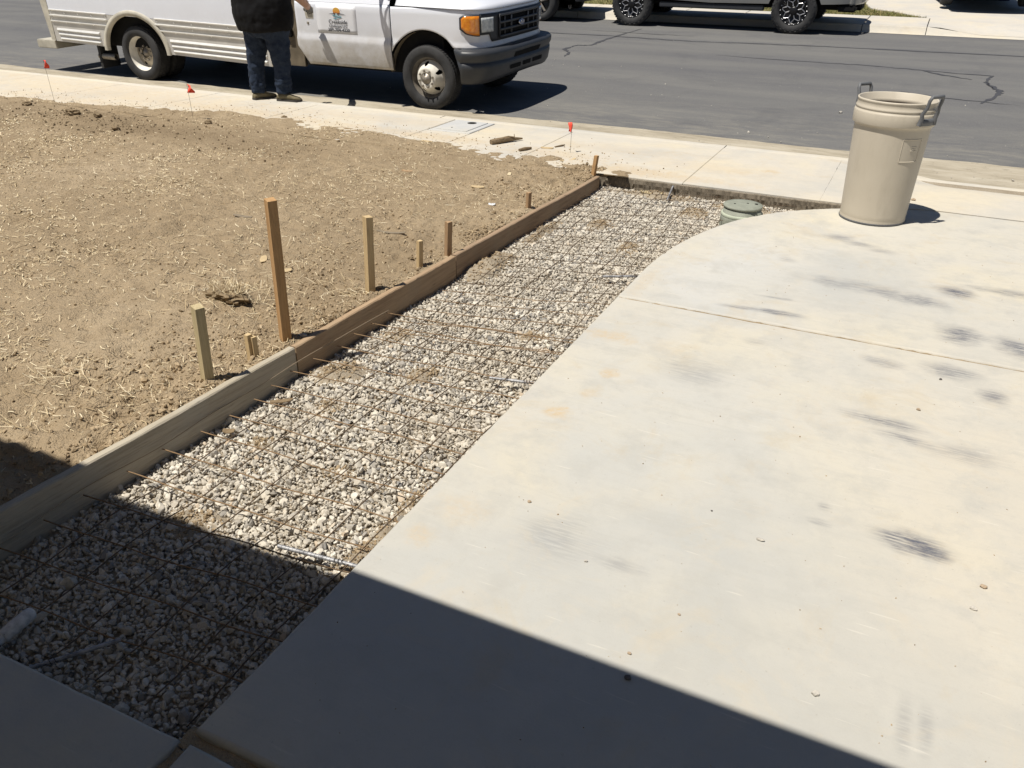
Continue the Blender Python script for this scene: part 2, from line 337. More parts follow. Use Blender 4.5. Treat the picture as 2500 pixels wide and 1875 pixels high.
# ------------------------------------------------------------------ mesh helpers
ORG = {}
class MB:
    def __init__(s): s.v = []; s.f = []; s.sm = []
    def add(s, vs, fs, smooth=False):
        o = len(s.v); s.v += [tuple(map(float, p)) for p in vs]; s.f += [tuple(i + o for i in f) for f in fs]; s.sm += [smooth] * len(fs); return s
    def box(s, x0, x1, y0, y1, z0, z1, bev=0.0):
        if x0 > x1: x0, x1 = x1, x0
        if y0 > y1: y0, y1 = y1, y0
        if z0 > z1: z0, z1 = z1, z0
        b = min(bev, (x1 - x0) * .45, (y1 - y0) * .45, (z1 - z0) * .45)
        if b <= 0:
            v = [(x, y, z) for z in (z0, z1) for y in (y0, y1) for x in (x0, x1)]
            return s.add(v, [(0, 2, 3, 1), (4, 5, 7, 6), (0, 1, 5, 4), (2, 6, 7, 3), (0, 4, 6, 2), (1, 3, 7, 5)])
        bm = bmesh.new(); bmesh.ops.create_cube(bm, size=1)
        for q in bm.verts: q.co = Vector(((x0 + x1) / 2 + q.co.x * (x1 - x0), (y0 + y1) / 2 + q.co.y * (y1 - y0), (z0 + z1) / 2 + q.co.z * (z1 - z0)))
        bmesh.ops.bevel(bm, geom=bm.edges[:], offset=b, segments=2, affect='EDGES')
        bm.verts.ensure_lookup_table()
        s.add([q.co for q in bm.verts], [[q.index for q in f.verts] for f in bm.faces]); bm.free(); return s
    def tube(s, pts, r, n=8, caps=True, smooth=True):
        pts = [Vector(p) for p in pts]; rr = r if isinstance(r, (list, tuple)) else [r] * len(pts)
        rings = []; prev = None
        for i, p in enumerate(pts):
            d = (pts[min(i + 1, len(pts) - 1)] - pts[max(i - 1, 0)]).normalized()
            if prev is None:
                a = d.orthogonal().normalized()
            else:
                a = (prev - d * prev.dot(d)).normalized()
            prev = a; b = d.cross(a)
            rings.append([p + rr[i] * (math.cos(2 * math.pi * k / n) * a + math.sin(2 * math.pi * k / n) * b) for k in range(n)])
        vs = [q for rg in rings for q in rg]
        fs = [(i * n + k, i * n + (k + 1) % n, (i + 1) * n + (k + 1) % n, (i + 1) * n + k) for i in range(len(pts) - 1) for k in range(n)]
        s.add(vs, fs, smooth)
        if caps: s.add(rings[0], [tuple(range(n))[::-1]]); s.add(rings[-1], [tuple(range(n))])
        return s
    def lathe(s, prof, c, axis='Z', n=48, smooth=True, close=False):
        """prof: list of (radius, height along axis)"""
        vs = []
        for (r, h) in prof:
            for k in range(n):
                a = 2 * math.pi * k / n; p, q = r * math.cos(a), r * math.sin(a)
                vs.append({'Z': (c[0] + p, c[1] + q, c[2] + h), 'Y': (c[0] + p, c[1] + h, c[2] + q), 'X': (c[0] + h, c[1] + p, c[2] + q)}[axis])
        m = len(prof)
        fs = [(i * n + k, i * n + (k + 1) % n, (i + 1) % m * n + (k + 1) % n, (i + 1) % m * n + k) for i in range(m if close else m - 1) for k in range(n)]
        return s.add(vs, fs, smooth)
    def grid(s, P, smooth=True):
        nu, nv = len(P), len(P[0])
        return s.add([q for row in P for q in row], [(i * nv + j, (i + 1) * nv + j, (i + 1) * nv + j + 1, i * nv + j + 1) for i in range(nu - 1) for j in range(nv - 1)], smooth)
    def prism(s, poly, d0, d1, plane='XZ', smooth=False):
        """polygon extruded between two planes"""
        mk = {'XZ': lambda a, b, d: (a, d, b), 'XY': lambda a, b, d: (a, b, d), 'YZ': lambda a, b, d: (d, a, b)}[plane]
        n = len(poly)
        v = [mk(a, b, d0) for a, b in poly] + [mk(a, b, d1) for a, b in poly]
        return s.add(v, [tuple(range(n)), tuple(range(2 * n - 1, n - 1, -1))] + [(i, (i + 1) % n, n + (i + 1) % n, n + i) for i in range(n)], smooth)
    def build(s, name, mat, parent=None, **tags):
        return mesh_obj(name, s.v, s.f, mat, parent, s.sm, **tags)

def settags(o, label=None, cat=None, group=None, kind=None):
    if label: o['label'] = label
    if cat: o['category'] = cat
    if group: o['group'] = group
    if kind: o['kind'] = kind
    return o
def fixn(me):
    bm = bmesh.new(); bm.from_mesh(me); bmesh.ops.recalc_face_normals(bm, faces=bm.faces[:]); bm.to_mesh(me); bm.free()
def link(o, parent=None):
    COL.objects.link(o)
    if parent is not None: o.parent = parent; ORG[o.name] = ORG.get(parent.name, Vector())
    return o
def mesh_obj(name, v, f, mat, parent=None, sm=None, origin=None, recalc=True, **tags):
    org = ORG.get(parent.name, Vector()) if parent is not None else (Vector(origin) if origin else None)
    if org is None:
        a = np.array(v); org = Vector((float(a[:, 0].mean()), float(a[:, 1].mean()), float(a[:, 2].min())))
    if tags.get('kind') in ('structure', 'stuff') and parent is None: org = Vector()
    me = bpy.data.meshes.new(name); me.from_pydata([(p[0] - org.x, p[1] - org.y, p[2] - org.z) for p in v], [], f)
    if sm is not None and len(sm) == len(me.polygons): me.polygons.foreach_set('use_smooth', sm)
    if recalc and len(f) < 20000: fixn(me)
    me.materials.append(MATS[mat]); me.update()
    o = bpy.data.objects.new(name, me); link(o, parent)
    if parent is None: o.location = org; ORG[o.name] = org
    return settags(o, **tags)
def thing(name, loc, label, cat, group=None):
    o = bpy.data.objects.new(name, None); o.empty_display_size = .1; COL.objects.link(o); o.location = loc; ORG[o.name] = Vector(loc)
    return settags(o, label, cat, group)
def np_obj(name, V, F, mat, smooth=False, parent=None, **tags):
    """fast mesh from numpy arrays, triangles or quads"""
    k = F.shape[1]; me = bpy.data.meshes.new(name)
    org = ORG.get(parent.name, Vector()) if parent is not None else Vector()
    V = V - np.array(org)
    me.vertices.add(len(V)); me.vertices.foreach_set('co', V.astype(np.float32).ravel())
    me.loops.add(F.size); me.loops.foreach_set('vertex_index', F.astype(np.int32).ravel())
    me.polygons.add(len(F)); me.polygons.foreach_set('loop_start', np.arange(0, F.size, k, dtype=np.int32))
    me.polygons.foreach_set('use_smooth', np.full(len(F), smooth)); me.update(calc_edges=True); me.validate()
    me.materials.append(MATS[mat])
    o = bpy.data.objects.new(name, me); link(o, parent); return settags(o, **tags)
def rotmats(n, rng, tilt=None):
    q = rng.normal(size=(n, 4)); q /= np.linalg.norm(q, axis=1)[:, None]
    w, x, y, z = q.T
    return np.stack([np.stack([1 - 2 * (y * y + z * z), 2 * (x * y - z * w), 2 * (x * z + y * w)], 1), np.stack([2 * (x * y + z * w), 1 - 2 * (x * x + z * z), 2 * (y * z - x * w)], 1), np.stack([2 * (x * z - y * w), 2 * (y * z + x * w), 1 - 2 * (x * x + y * y)], 1)], 1)
def ico(sub):
    bm = bmesh.new(); bmesh.ops.create_icosphere(bm, subdivisions=sub, radius=1); bm.verts.ensure_lookup_table()
    v = np.array([q.co[:] for q in bm.verts]); f = np.array([[q.index for q in p.verts] for p in bm.faces]); bm.free(); return v, f
ICO1 = ico(1); ICO2 = ico(2)
def rock_shapes(n, base, rng, cuts=7):
    """angular stones: a ball shaved by random planes"""
    out = []
    for i in range(n):
        v = base[0].copy() * (1 + .10 * rng.normal(size=(len(base[0]), 1)))
        for c in range(cuts):
            d = rng.normal(size=3); d /= np.linalg.norm(d); h = rng.uniform(.55, .85)
            k = v @ d; v = v - np.outer(np.maximum(k - h, 0), d)
        out.append(v)
    return out
def scatter(shapes, F, P, S, rng, squash=(1, .8, .6)):
    """stones at P (n,3) with size S (n,)"""
    n = len(P); M = rotmats(n, rng); idx = rng.integers(0, len(shapes), n)
    base = np.stack(shapes)[idx] * (np.array(squash) * (1 + .18 * rng.normal(size=(n, 3))))[:, None, :]
    V = np.einsum('nij,nkj->nki', M, base) * S[:, None, None] + P[:, None, :]
    k = base.shape[1]
    FF = F[None] + (np.arange(n) * k)[:, None, None]
    return V.reshape(-1, 3), FF.reshape(-1, F.shape[1])
def text_mesh(name, body, mat, parent, size, origin, xdir, ydir, align='CENTER', extrude=.0006, sx=1.0, bold=0.0, width=None, height=None):
    cu = bpy.data.curves.new('txt', 'FONT'); cu.body = body; cu.size = size; cu.align_x = align; cu.extrude = extrude; cu.offset = bold
    tmp = bpy.data.objects.new('txt', cu); COL.objects.link(tmp); bpy.context.view_layer.update()
    me = bpy.data.meshes.new_from_object(tmp.evaluated_get(bpy.context.evaluated_depsgraph_get())); bpy.data.objects.remove(tmp)
    xd, yd = Vector(xdir), Vector(ydir); zd = xd.cross(yd); org = ORG.get(parent.name, Vector())
    sy = 1.0
    if width:
        xs_ = [q.co.x for q in me.vertices]; sx = width / (max(xs_) - min(xs_)); cxm = (max(xs_) + min(xs_)) / 2; sy = height / max(q.co.y for q in me.vertices)
        for q in me.vertices: q.co.x -= cxm
    for q in me.vertices: q.co = Vector(origin) + xd * q.co.x * sx + yd * q.co.y * sy + zd * q.co.z - org
    me.name = name; me.materials.clear(); me.materials.append(MATS[mat])
    o = bpy.data.objects.new(name, me); link(o, parent); return o
# ================================================================== SETTING
ROAD = lambda y: -.14 + .03 * (y - 9.3)            # road surface rises gently to the far side
FARZ = lambda y: .03 * (y - 9.3)                   # far sidewalk, lawn and driveway
BX = [(.6, -2.475), (1.2, -2.46), (2.68, -2.412), (4.16, -2.376), (6.56, -2.322)]   # front face of the formwork
BZ = [(.6, .062), (1.2, .066), (2.68, .056), (4.16, .048), (6.56, .002)]             # its top
ix = lambda y, T: float(np.interp(y, [a for a, b in T], [b for a, b in T]))
SE = [(.5, -1.31), (1.0, -1.308), (1.5, -1.31), (2.0, -1.311), (2.5, -1.309), (3.0, -1.311), (3.5, -1.312), (3.9, -1.312), (4.3, -1.312), (4.7, -1.308), (5.05, -1.275), (5.4, -1.20), (5.7, -1.10), (5.95, -.98), (6.2, -.80), (6.4, -.585), (6.53, -.39), (6.63, -.18)]   # curved slab edge (Y, X)
def bspl(pts, n=8):
    out = []
    P = [pts[0]] + pts + [pts[-1]]
    for i in range(1, len(P) - 2):
        for k in range(n):
            t = k / n; p0, p1, p2, p3 = [np.array(q, float) for q in P[i - 1:i + 3]]
            out.append(tuple(.5 * ((2 * p1) + (-p0 + p2) * t + (2 * p0 - 5 * p1 + 4 * p2 - p3) * t * t + (-p0 + 3 * p1 - 3 * p2 + p3) * t ** 3)))
    out.append(tuple(P[-2])); return out
SEs = bspl(SE, 10)

# ground below everything, out to the horizon
G = MB(); ys = [-120, -20, 9, 12, 19.6, 26, 60, 300]; zs = [-.5, -.32, -.30, -.22, .05, .30, .8, 2.5]
G.grid([[(x, y, z) for x in (-300, -40, 40, 300)] for y, z in zip(ys, zs)], False)
G.build('ground', 'lawn_soil', kind='structure')

# road
Rd = MB(); Rd.grid([[(x, y, ROAD(y)) for x in np.linspace(-60, 60, 25)] for y in np.linspace(9.27, 19.63, 12)])
road = Rd.build('road', 'asphalt', kind='structure')
def crack(pts, w):
    rr = random.Random(len(pts)); L = []; Rr = []
    pp = []
    for (a, b) in zip(pts[:-1], pts[1:]):
        for k in range(6): pp.append((a[0] + (b[0] - a[0]) * k / 6 + rr.uniform(-.018, .018), a[1] + (b[1] - a[1]) * k / 6 + rr.uniform(-.03, .03)))
    pp.append(pts[-1]); rows = []
    for i, p in enumerate(pp):
        a = pp[max(i - 1, 0)]; b = pp[min(i + 1, len(pp) - 1)]; d = Vector((b[0] - a[0], b[1] - a[1])).normalized(); nx, ny = -d.y, d.x
        h = w * rr.uniform(.35, 1.1) * min(1, .25 + i / 6, .25 + (len(pp) - 1 - i) / 6)
        rows.append([(p[0] + nx * h, p[1] + ny * h, ROAD(p[1] + ny * h) + .004), (p[0] - nx * h, p[1] - ny * h, ROAD(p[1] - ny * h) + .004)])
    MB().grid(rows, False).build('crack_seal', 'crack_tar', road)
crack([(-5.72, 13.95), (-5.84, 14.47), (-6.07, 14.77), (-6.06, 15.32), (-5.81, 15.43), (-5.82, 16.02), (-5.81, 16.89), (-5.71, 18.2)], .045)
crack([(-9.6, 16.75), (-7.41, 16.8), (-5.9, 16.85), (-5.08, 16.78), (-4.22, 16.76), (-2.95, 16.95), (-1.95, 17.05), (-.92, 17.1), (1.4, 17.22), (4, 17.3)], .055)
crack([(-3.4, 15.2), (-1.69, 15.11), (-.94, 15.12), (-.40, 15.05), (-.05, 14.96), (.87, 14.85), (.76, 14.25), (.875, 13.7)], .028)
crack([(.76, 14.3), (.875, 13.75), (.947, 13.6), (.89, 13.2), (.69, 12.55)], .05)
crack([(-.14, 15.03), (.13, 14.7), (.59, 14.4)], .04)
crack([(-7.0, 17.6), (-5.2, 17.45), (-4.4, 17.5)], .02)
crack([(1.2, 12.6), (.2, 12.75), (-.3, 13.0)], .02)

# near gutter pan and curb (the curb drops to a lip at the driveway apron on the right)
HF = lambda x: 1 - .86 * float(sstep(-.5, .35, np.array(x)))
xs = list(np.linspace(-40, -1, 60)) + list(np.linspace(-.8, .6, 15)) + list(np.linspace(1, 30, 25))
gp = MB(); gp.grid([[(x, 8.36, -.152), (x, 8.6, -.150), (x, 9.0, -.145), (x, 9.30 + .03 * math.sin(x * 1.7) + random.uniform(-.02, .02), -.136)] for x in np.linspace(-40, 30, 500)])
gp.build('gutter', 'gutter_concrete', kind='structure')
cb = MB(); CJ = [-40, -25, -17.9, -14.6, -11.4, -8.14, -4.83, -1.64, 1.6, 8, 30]
curb = None
def curb_rows(x):
    h = HF(x); t = -.135 * (1 - h); w = random.uniform(-.002, .002)
    return [(x, 8.178, -.2), (x, 8.178, t - .004), (x, 8.186, t), (x, 8.29, t + w), (x, 8.318, t - .006 * h), (x, 8.336, t - .028 * h), (x, 8.375, -.147), (x, 8.375, -.2)]
cbase = MB(); cbase.box(-40, 30, 8.19, 8.35, -.3, -.205)
curb = cbase.build('curb', 'gutter_concrete', kind='structure')
for a, b in zip(CJ[:-1], CJ[1:]):
    xx = np.linspace(a + .005, b - .005, max(8, int((b - a) / .12) if b > -12 and a < 3 else 8))
    m = MB(); rows = [curb_rows(x) for x in xx]; m.grid(rows, True); m.add(rows[0], [tuple(range(8))]); m.add(rows[-1], [tuple(range(8))])
    m.build('curb_stone', 'curb_concrete', curb)

def slab_mesh(outline, ztop, thick, bev=.012, jit=.0018, seg=.05, seed=1, zf=None):
    """outline (counter-clockwise) densified, edges rounded and a little ragged"""
    rr = random.Random(seed); P = []
    n = len(outline)
    for i in range(n):
        a, b = outline[i], outline[(i + 1) % n]; L = math.dist(a, b); k = max(1, min(160, int(L / seg)))
        for j in range(k): P.append((a[0] + (b[0] - a[0]) * j / k, a[1] + (b[1] - a[1]) * j / k))
    m = len(P)
    def off(d):
        out = []
        for i in range(m):
            a, p, b = P[i - 1], P[i], P[(i + 1) % m]
            d1 = Vector((p[0] - a[0], p[1] - a[1])).normalized(); d2 = Vector((b[0] - p[0], b[1] - p[1])).normalized()
            nn = Vector((-(d1.y + d2.y), d1.x + d2.x)); nn = nn.normalized() if nn.length > 1e-6 else Vector((-d1.y, d1.x))
            out.append((p[0] + nn.x * (d + J[i]), p[1] + nn.y * (d + J[i])))
        return out
    J = [rr.uniform(0, jit) + (rr.random() < .03) * rr.uniform(0, jit * 3) for _ in P]
    zz = zf or (lambda x, y: ztop)
    rings = [[(x, y, zz(x, y) - thick) for x, y in off(0)], [(x, y, zz(x, y) - bev) for x, y in off(0)], [(x, y, zz(x, y) - bev * .3) for x, y in off(bev * .3)], [(x, y, zz(x, y)) for x, y in off(bev)]]
    v = [q for r in rings for q in r]
    f = [(r * m + i, r * m + (i + 1) % m, (r + 1) * m + (i + 1) % m, (r + 1) * m + i) for r in range(3) for i in range(m)]
    f.append(tuple(range(3 * m, 4 * m)))
    return v, f, [False] * m + [True] * (2 * m) + [False]
def slab(name, outline, mat, parent, ztop=0.0, thick=.10, **k):
    v, f, s = slab_mesh(outline, ztop, thick, **k); o = mesh_obj(name, v, f, mat, parent, s, recalc=True); return o

# near sidewalk: base and slabs
sb = MB(); sb.box(-40, 30, 6.72, 8.17, -.3, -.105); sidewalk = sb.build('sidewalk', 'gravel_soil', kind='structure')
JX = [-40, -20, -17.9, -16.2, -14.6, -13.0, -11.4, -9.77, -8.14, -6.52, -4.632, -4.12, -3.22, -1.64, -.55]
YB = 6.668
for i, (a, b) in enumerate(zip(JX[:-1], JX[1:])):
    y1 = 7.548 if a == -4.632 else 8.174
    slab('sidewalk_slab', [(a + .0025, YB), (b - .0025, YB), (b - .0025, y1), (a + .0025, y1)], 'sidewalk_concrete', sidewalk, seed=i + 20, bev=.007 if b < -.6 else .001)
# the apron piece slopes down to the gutter at the driveway
ap = MB(); xs2 = np.linspace(-.5524, 12, 90); ys2 = np.linspace(0, 1, 24)
def ybk(x): return 6.668 + .13 * float(sstep(-.25, .3, np.array(x)))
def apz(x, y): return -.128 * float(sstep(-.5, .35, np.array(x))) * float(sstep(7.45, 8.25, np.array(y)))
ap.grid([[(x, ybk(x) + .003 + (8.174 - ybk(x)) * t, apz(x, ybk(x) + (8.174 - ybk(x)) * t)) for t in ys2] for x in xs2])
ap.grid([[(x, ybk(x) + .003, 0), (x, ybk(x) + .003, -.12)] for x in xs2], False)
ap.build('sidewalk_slab', 'sidewalk_concrete', sidewalk)

# the sidewalk's cut edge above the trench: broken, soil-stained concrete
ce = MB(); rows = []
for x in np.linspace(-2.36, -.34, 220):
    j = random.uniform(-.004, .004); rows.append([(x, YB + .004, -.010 + random.uniform(-.003, .003)), (x, YB - .006 + j, -.018), (x, YB - .010 - j, -.05), (x, YB - .007 + j * 1.5, -.082), (x, YB - .014 + j, -.125)])
ce.grid(rows, False).build('cut_edge', 'cut_concrete', sidewalk)
fl = MB()
for xj in JX[5:-1]: fl.box(xj - .004, xj + .004, 6.70, 8.17, -.02, -.0045)
fl.build('joint_filler', 'gutter_concrete', sidewalk)

# driveway: base, two big slabs, narrow slabs at the house
db = MB(); db.box(-1.26, 12, -3, 6.5, -.3, -.12); drive = db.build('driveway', 'gravel_soil', kind='structure')
left_lo = [(x, y) for y, x in SEs if y <= 4.112]; left_hi = [(x, y) for y, x in SEs if y >= 4.10]
loA = [(-1.31, .908), (12, .908), (12, 4.106), (-1.312, 4.106)]
slab('driveway_slab', loA, 'driveway_concrete', drive, thick=.13, seed=2, bev=.014, jit=.003)
hi = [(-1.312, 4.118), (12, 4.118), (12, 6.80)] + [(x, ybk(x) - .008) for x in np.linspace(6, -.1, 40)] + [(x, y) for y, x in SEs[::-1] if y > 4.14]
slab('driveway_slab', hi, 'driveway_concrete', drive, thick=.13, seed=3, bev=.014, jit=.003)
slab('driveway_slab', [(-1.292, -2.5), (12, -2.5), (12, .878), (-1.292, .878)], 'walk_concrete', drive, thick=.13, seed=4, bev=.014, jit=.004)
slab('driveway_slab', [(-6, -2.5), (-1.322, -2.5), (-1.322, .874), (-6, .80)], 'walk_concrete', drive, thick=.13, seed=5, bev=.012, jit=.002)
# sandy dirt packed in the joints
jm = MB(); jm.grid([[(x, .895 + s * .03, -.022 + .006 * math.sin(x * 41) + random.uniform(-.004, .004)) for s in (-1, -.4, .4, 1)] for x in np.linspace(-1.33, 6, 260)])
jm.grid([[(-1.307 + s * .03, y, -.02 + random.uniform(-.004, .004)) for s in (-1, -.4, .4, 1)] for y in np.linspace(-2.4, .86, 120)])
jm.grid([[(x, 4.112 + s * .012, -.009 + random.uniform(-.003, .003)) for s in (-1, 1)] for x in np.linspace(-1.30, 8, 300)])
jm.build('joint_filler', 'soil', drive)

# far side: gutter lip, curb, sidewalk, lawn, driveway
FH = lambda x: 1 - .9 * float(sstep(-.15, .75, np.array(x)))
fb = MB(); fb.box(-60, 40, 19.75, 21.3, -.3, .18); farwalk = fb.build('far_sidewalk', 'gravel_soil', kind='structure')
FJ = [-60, -20, -14.2, -12.6, -11, -9.4, -7.75, -6.5, -5.5, -4.1, -2.75, -1.45, -.235]
for i, (a, b) in enumerate(zip(FJ[:-1], FJ[1:])):
    slab('sidewalk_slab', [(a + .007, 19.70), (b - .007, 19.70), (b - .007, 21.40), (a + .007, 21.40)], 'far_concrete', farwalk, seed=40 + i, seg=.3, zf=lambda x, y: FARZ(y))
fcb = MB(); fcb.box(-60, 40, 19.66, 19.74, -.2, .1); fcurb = fcb.build('far_curb', 'gutter_concrete', kind='structure')
for a, b in [(-60, -14.2), (-14.2, -7.75), (-7.75, -1.45), (-1.45, -.235), (-.235, 40)]:
    m = MB(); rows = []
    for x in np.linspace(a + .007, b - .007, max(6, int((min(b, 6) - max(a, -15)) / .15) if b > -15 else 6)):
        h = FH(x); zt = ROAD(19.62) + .012 + .128 * h
        rows.append([(x, 19.48, ROAD(19.48) + .006), (x, 19.60, ROAD(19.6) + .010), (x, 19.625, ROAD(19.62) + .012 + .11 * h), (x, 19.65, zt), (x, 19.698, FARZ(19.698) - (1 - h) * .12), (x, 19.698, 0)])
    m.grid(rows); m.build('curb_stone', 'curb_concrete', fcurb)
fa = MB(); fa.grid([[(x, 19.70 + 1.70 * t, FARZ(19.7 + 1.7 * t) - .12 * (1 - FH(x)) * (1 - sstep(0, .6, np.array(t)))) for t in np.linspace(0, 1, 12)] for x in np.linspace(-.228, 14, 60)])
fa.build('sidewalk_slab', 'far_concrete', farwalk)
fd = MB(); edge = bspl([(-.24, 21.41), (-.6, 21.9), (-1.1, 22.6), (-1.55, 23.1), (-1.75, 24.0), (-1.85, 25.5), (-1.9, 34)], 6)
v, f, s = slab_mesh([(x, y) for x, y in [(14, 21.41), (14, 34)]] + edge[::-1], 0, .10, seg=.4, zf=lambda x, y: FARZ(y) + .002, jit=.006)
mesh_obj('far_driveway', v, f, 'far_concrete', None, s, kind='structure')
lw = MB(); lw.grid([[(x, y, FARZ(y) - .03 + .03 * float(fbm(np.array(x * 3.), np.array(y * 3.), 2))) for x in np.linspace(-40, -.2, 90)] for y in np.linspace(21.41, 40, 30)])
lw.build('far_lawn', 'lawn_soil', kind='structure')
n = 9000; gx = np.concatenate([RNG.uniform(-10, -.2, 7000), RNG.uniform(-3.2, -.2, 2000)]); gy = 21.42 + RNG.random(n) ** 1.5 * 3.2
ex = np.interp(gy, [p[1] for p in edge], [p[0] for p in edge]); k = gx < ex - .03; gx, gy = gx[k], gy[k]; n = len(gx)
ang = RNG.uniform(0, 2 * np.pi, n); h = RNG.uniform(.03, .08, n); ln = RNG.normal(0, .04, (n, 2)); w = .008
B = np.stack([gx, gy, FARZ(gy) - .03], 1); dx = np.stack([np.cos(ang) * w, np.sin(ang) * w, 0 * ang], 1)
V = np.stack([B - dx, B + dx, B + np.stack([ln[:, 0], ln[:, 1], h], 1)], 1).reshape(-1, 3)
np_obj('lawn_grass', V, np.arange(3 * n).reshape(-1, 3), 'grass_blade', kind='stuff', label='dry patchy grass beside the far driveway', cat='grass')

# ------------------------------------------------------------------ the dirt yard
YE = [(-30, 6.8), (-10.4, 6.84), (-9.3, 6.86), (-8.0, 7.05), (-7.1, 7.38), (-6.05, 7.28), (-4.8, 7.19), (-3.9, 7.05), (-3.3, 6.84), (-2.97, 7.10), (-2.55, 7.03), (-2.3, 6.85), (-2.05, 6.72)]
def yard_z(x, y):
    ye = np.interp(x, [a for a, b in YE], [b for a, b in YE])
    bt = np.interp(y, [a for a, b in BZ], [b for a, b in BZ]); bx = np.interp(y, [a for a, b in BX], [b for a, b in BX])
    d = (bx - .038) - x
    base = .012 + (bt - .010) * np.exp(-np.maximum(d, 0) / .35) + .05 * fbm(x * .55, y * .55, 3) + .012 * sstep(.6, .0, np.abs(ye - y - .5))
    base = base + .035 * sstep(.25, .02, np.hypot((x + 3.22) / 1.3, y - 3.05)) + .05 * sstep(.5, .05, np.hypot((x + 8.1) / 1.6, y - 6.15))
    rough = .35 + 1.1 * vnoise(x * 1.1, y * 1.1) + .7 * np.exp(-np.maximum(d, 0) / .5)
    z = base + .030 * fbm(x * 4, y * 4, 4) * rough + rough * (.038 * fbm(x * 13, y * 13, 3) - .018 * np.abs(fbm(x * 9 + 31, y * 9, 3)) * 2)
    film = sstep(.10, -.16, (y - ye) + .32 * fbm(x * 2.4, y * 2.4, 5))
    z = z * film + (-.010) * (1 - film) + .006 * fbm(x * 9, y * 9, 4) * (film > .02)
    z = np.where((y < 6.58) & (x > -2.9), np.minimum(z, bt - .007 + .45 * np.maximum(d - .004, 0)), z)
    z = np.where(y < .885, np.minimum(z, -.06), z)
    return z
ny, nx = 460, 520
yy = .55 + (np.linspace(0, 1, ny) ** 1.25) * 7.25; uu = np.linspace(0, 1, nx) ** 2.0
Y2, U2 = np.meshgrid(yy, uu, indexing='ij'); bxv = np.interp(Y2, [a for a, b in BX], [b for a, b in BX])
X2 = np.where(Y2 > 6.60, -1.9 + (6.6 - Y2) * .1, bxv - .034) - U2 * 16
Z2 = yard_z(X2, Y2)
V = np.stack([X2, Y2, Z2], -1).reshape(-1, 3); I = np.arange(ny * nx).reshape(ny, nx)
F = np.stack([I[:-1, :-1], I[1:, :-1], I[1:, 1:], I[:-1, 1:]], -1).reshape(-1, 4)
keep = ~((V[F].min(1)[:, 1] > 6.52) & (V[F][:, :, 2].max(1) < -.009)) & ~((V[F].min(1)[:, 1] > 6.50) & (V[F].max(1)[:, 0] > -2.1)) 
np_obj('dirt_yard', V, F[keep][:, ::-1], 'soil', True, kind='structure')

def yard_points(n, near=.5):
    """random points on the yard, denser towards the camera"""
    y = .9 + RNG.random(n) ** 1.1 * 6.3; d = RNG.random(n) ** 1.7 * 9.5
    x = np.interp(y, [a for a, b in BX], [b for a, b in BX]) - .05 - d
    ye = np.interp(x, [a for a, b in YE], [b for a, b in YE]); k = (y < ye + RNG.normal(0, .08, n)); return x[k], y[k], d[k]
SH1 = rock_shapes(10, ICO1, RNG, 5)
x, y, d = yard_points(60000); k = RNG.random(len(x)) < (.30 + 1.8 * np.exp(-d / .8)) * (.06 + 2.6 * np.clip(fbm(x * 1.7, y * 1.7, 4) + .38, 0, 1) ** 3); x, y, d = x[k], y[k], d[k]
s = .003 + .009 * RNG.random(len(x)) ** 3 + .006 * (RNG.random(len(x)) < .04) + .004 * np.exp(-d / .5) * RNG.random(len(x))
V, F = scatter(SH1, ICO1[1], np.stack([x, y, yard_z(x, y) + s * .25], 1), s, RNG, (1, .85, .7))
np_obj('dirt_clods', V, F, 'clod_soil', kind='stuff', label='small crumbled clods of dry soil over the bare yard', cat='soil')
# darker, freshly turned lumps along the sidewalk side
n = 1000; x = np.concatenate([RNG.normal(-8.0, .6, n // 2), RNG.uniform(-9.6, -5.0, n // 2)]); y = np.concatenate([RNG.normal(6.1, .22, n // 2), RNG.normal(6.1, .4, n // 2)])
s = .004 + .015 * RNG.random(n) ** 4
V, F = scatter(SH1, ICO1[1], np.stack([x, y, yard_z(x, y) + s * .25], 1), s, RNG, (1, .85, .7))
np_obj('turned_soil_lumps', V, F, 'dark_clod_soil', kind='stuff', label='dark freshly turned soil lumps near the sidewalk at left', cat='soil')

def straws(x, y, z, L, w, lift, rng, mat, name, label):
    n = len(x); a = rng.uniform(0, 2 * np.pi, n); bend = rng.normal(0, .35, n)
    t = np.array([-.5, 0, .5])
    ca, sa = np.cos(a), np.sin(a)
    px = x[:, None] + L[:, None] * (ca[:, None] * t - sa[:, None] * bend[:, None] * t * t)
    py = y[:, None] + L[:, None] * (sa[:, None] * t + ca[:, None] * bend[:, None] * t * t)
    pz = z[:, None] + np.abs(lift)[:, None] * (t + .5) + .0035
    ox, oy = -sa[:, None] * w[:, None], ca[:, None] * w[:, None]
    A = np.stack([px + ox, py + oy, pz], -1); Bq = np.stack([px - ox, py - oy, pz + .001], -1)
    V = np.stack([A, Bq], 2).reshape(-1, 3); k = np.arange(n)[:, None] * 6
    F = np.concatenate([k + np.array([[0, 1, 3, 2]]), k + np.array([[2, 3, 5, 4]])]).reshape(-1, 4)
    return np_obj(name, V, F, mat, kind='stuff', label=label, cat='straw')
x, y, d = yard_points(100000); k = RNG.random(len(x)) < np.clip(.10 + 5.0 * np.clip(fbm(x * 1.5 + 5, y * 1.5, 5) + .40, 0, 1) ** 3, .02, 1) * (1 - .6 * (y > 5.9)) * (.22 + .78 * (1 - np.exp(-(d / 1.1) ** 2))); x, y, d = x[k], y[k], d[k]; n = len(x)
straws(x, y, yard_z(x, y), .008 + .036 * RNG.random(n) ** 2.0, .0007 + .0010 * RNG.random(n) + .0004 * d, RNG.normal(0, .008, n), RNG, 'straw', 'straw_litter', 'bits of dry straw strewn over the bare yard')
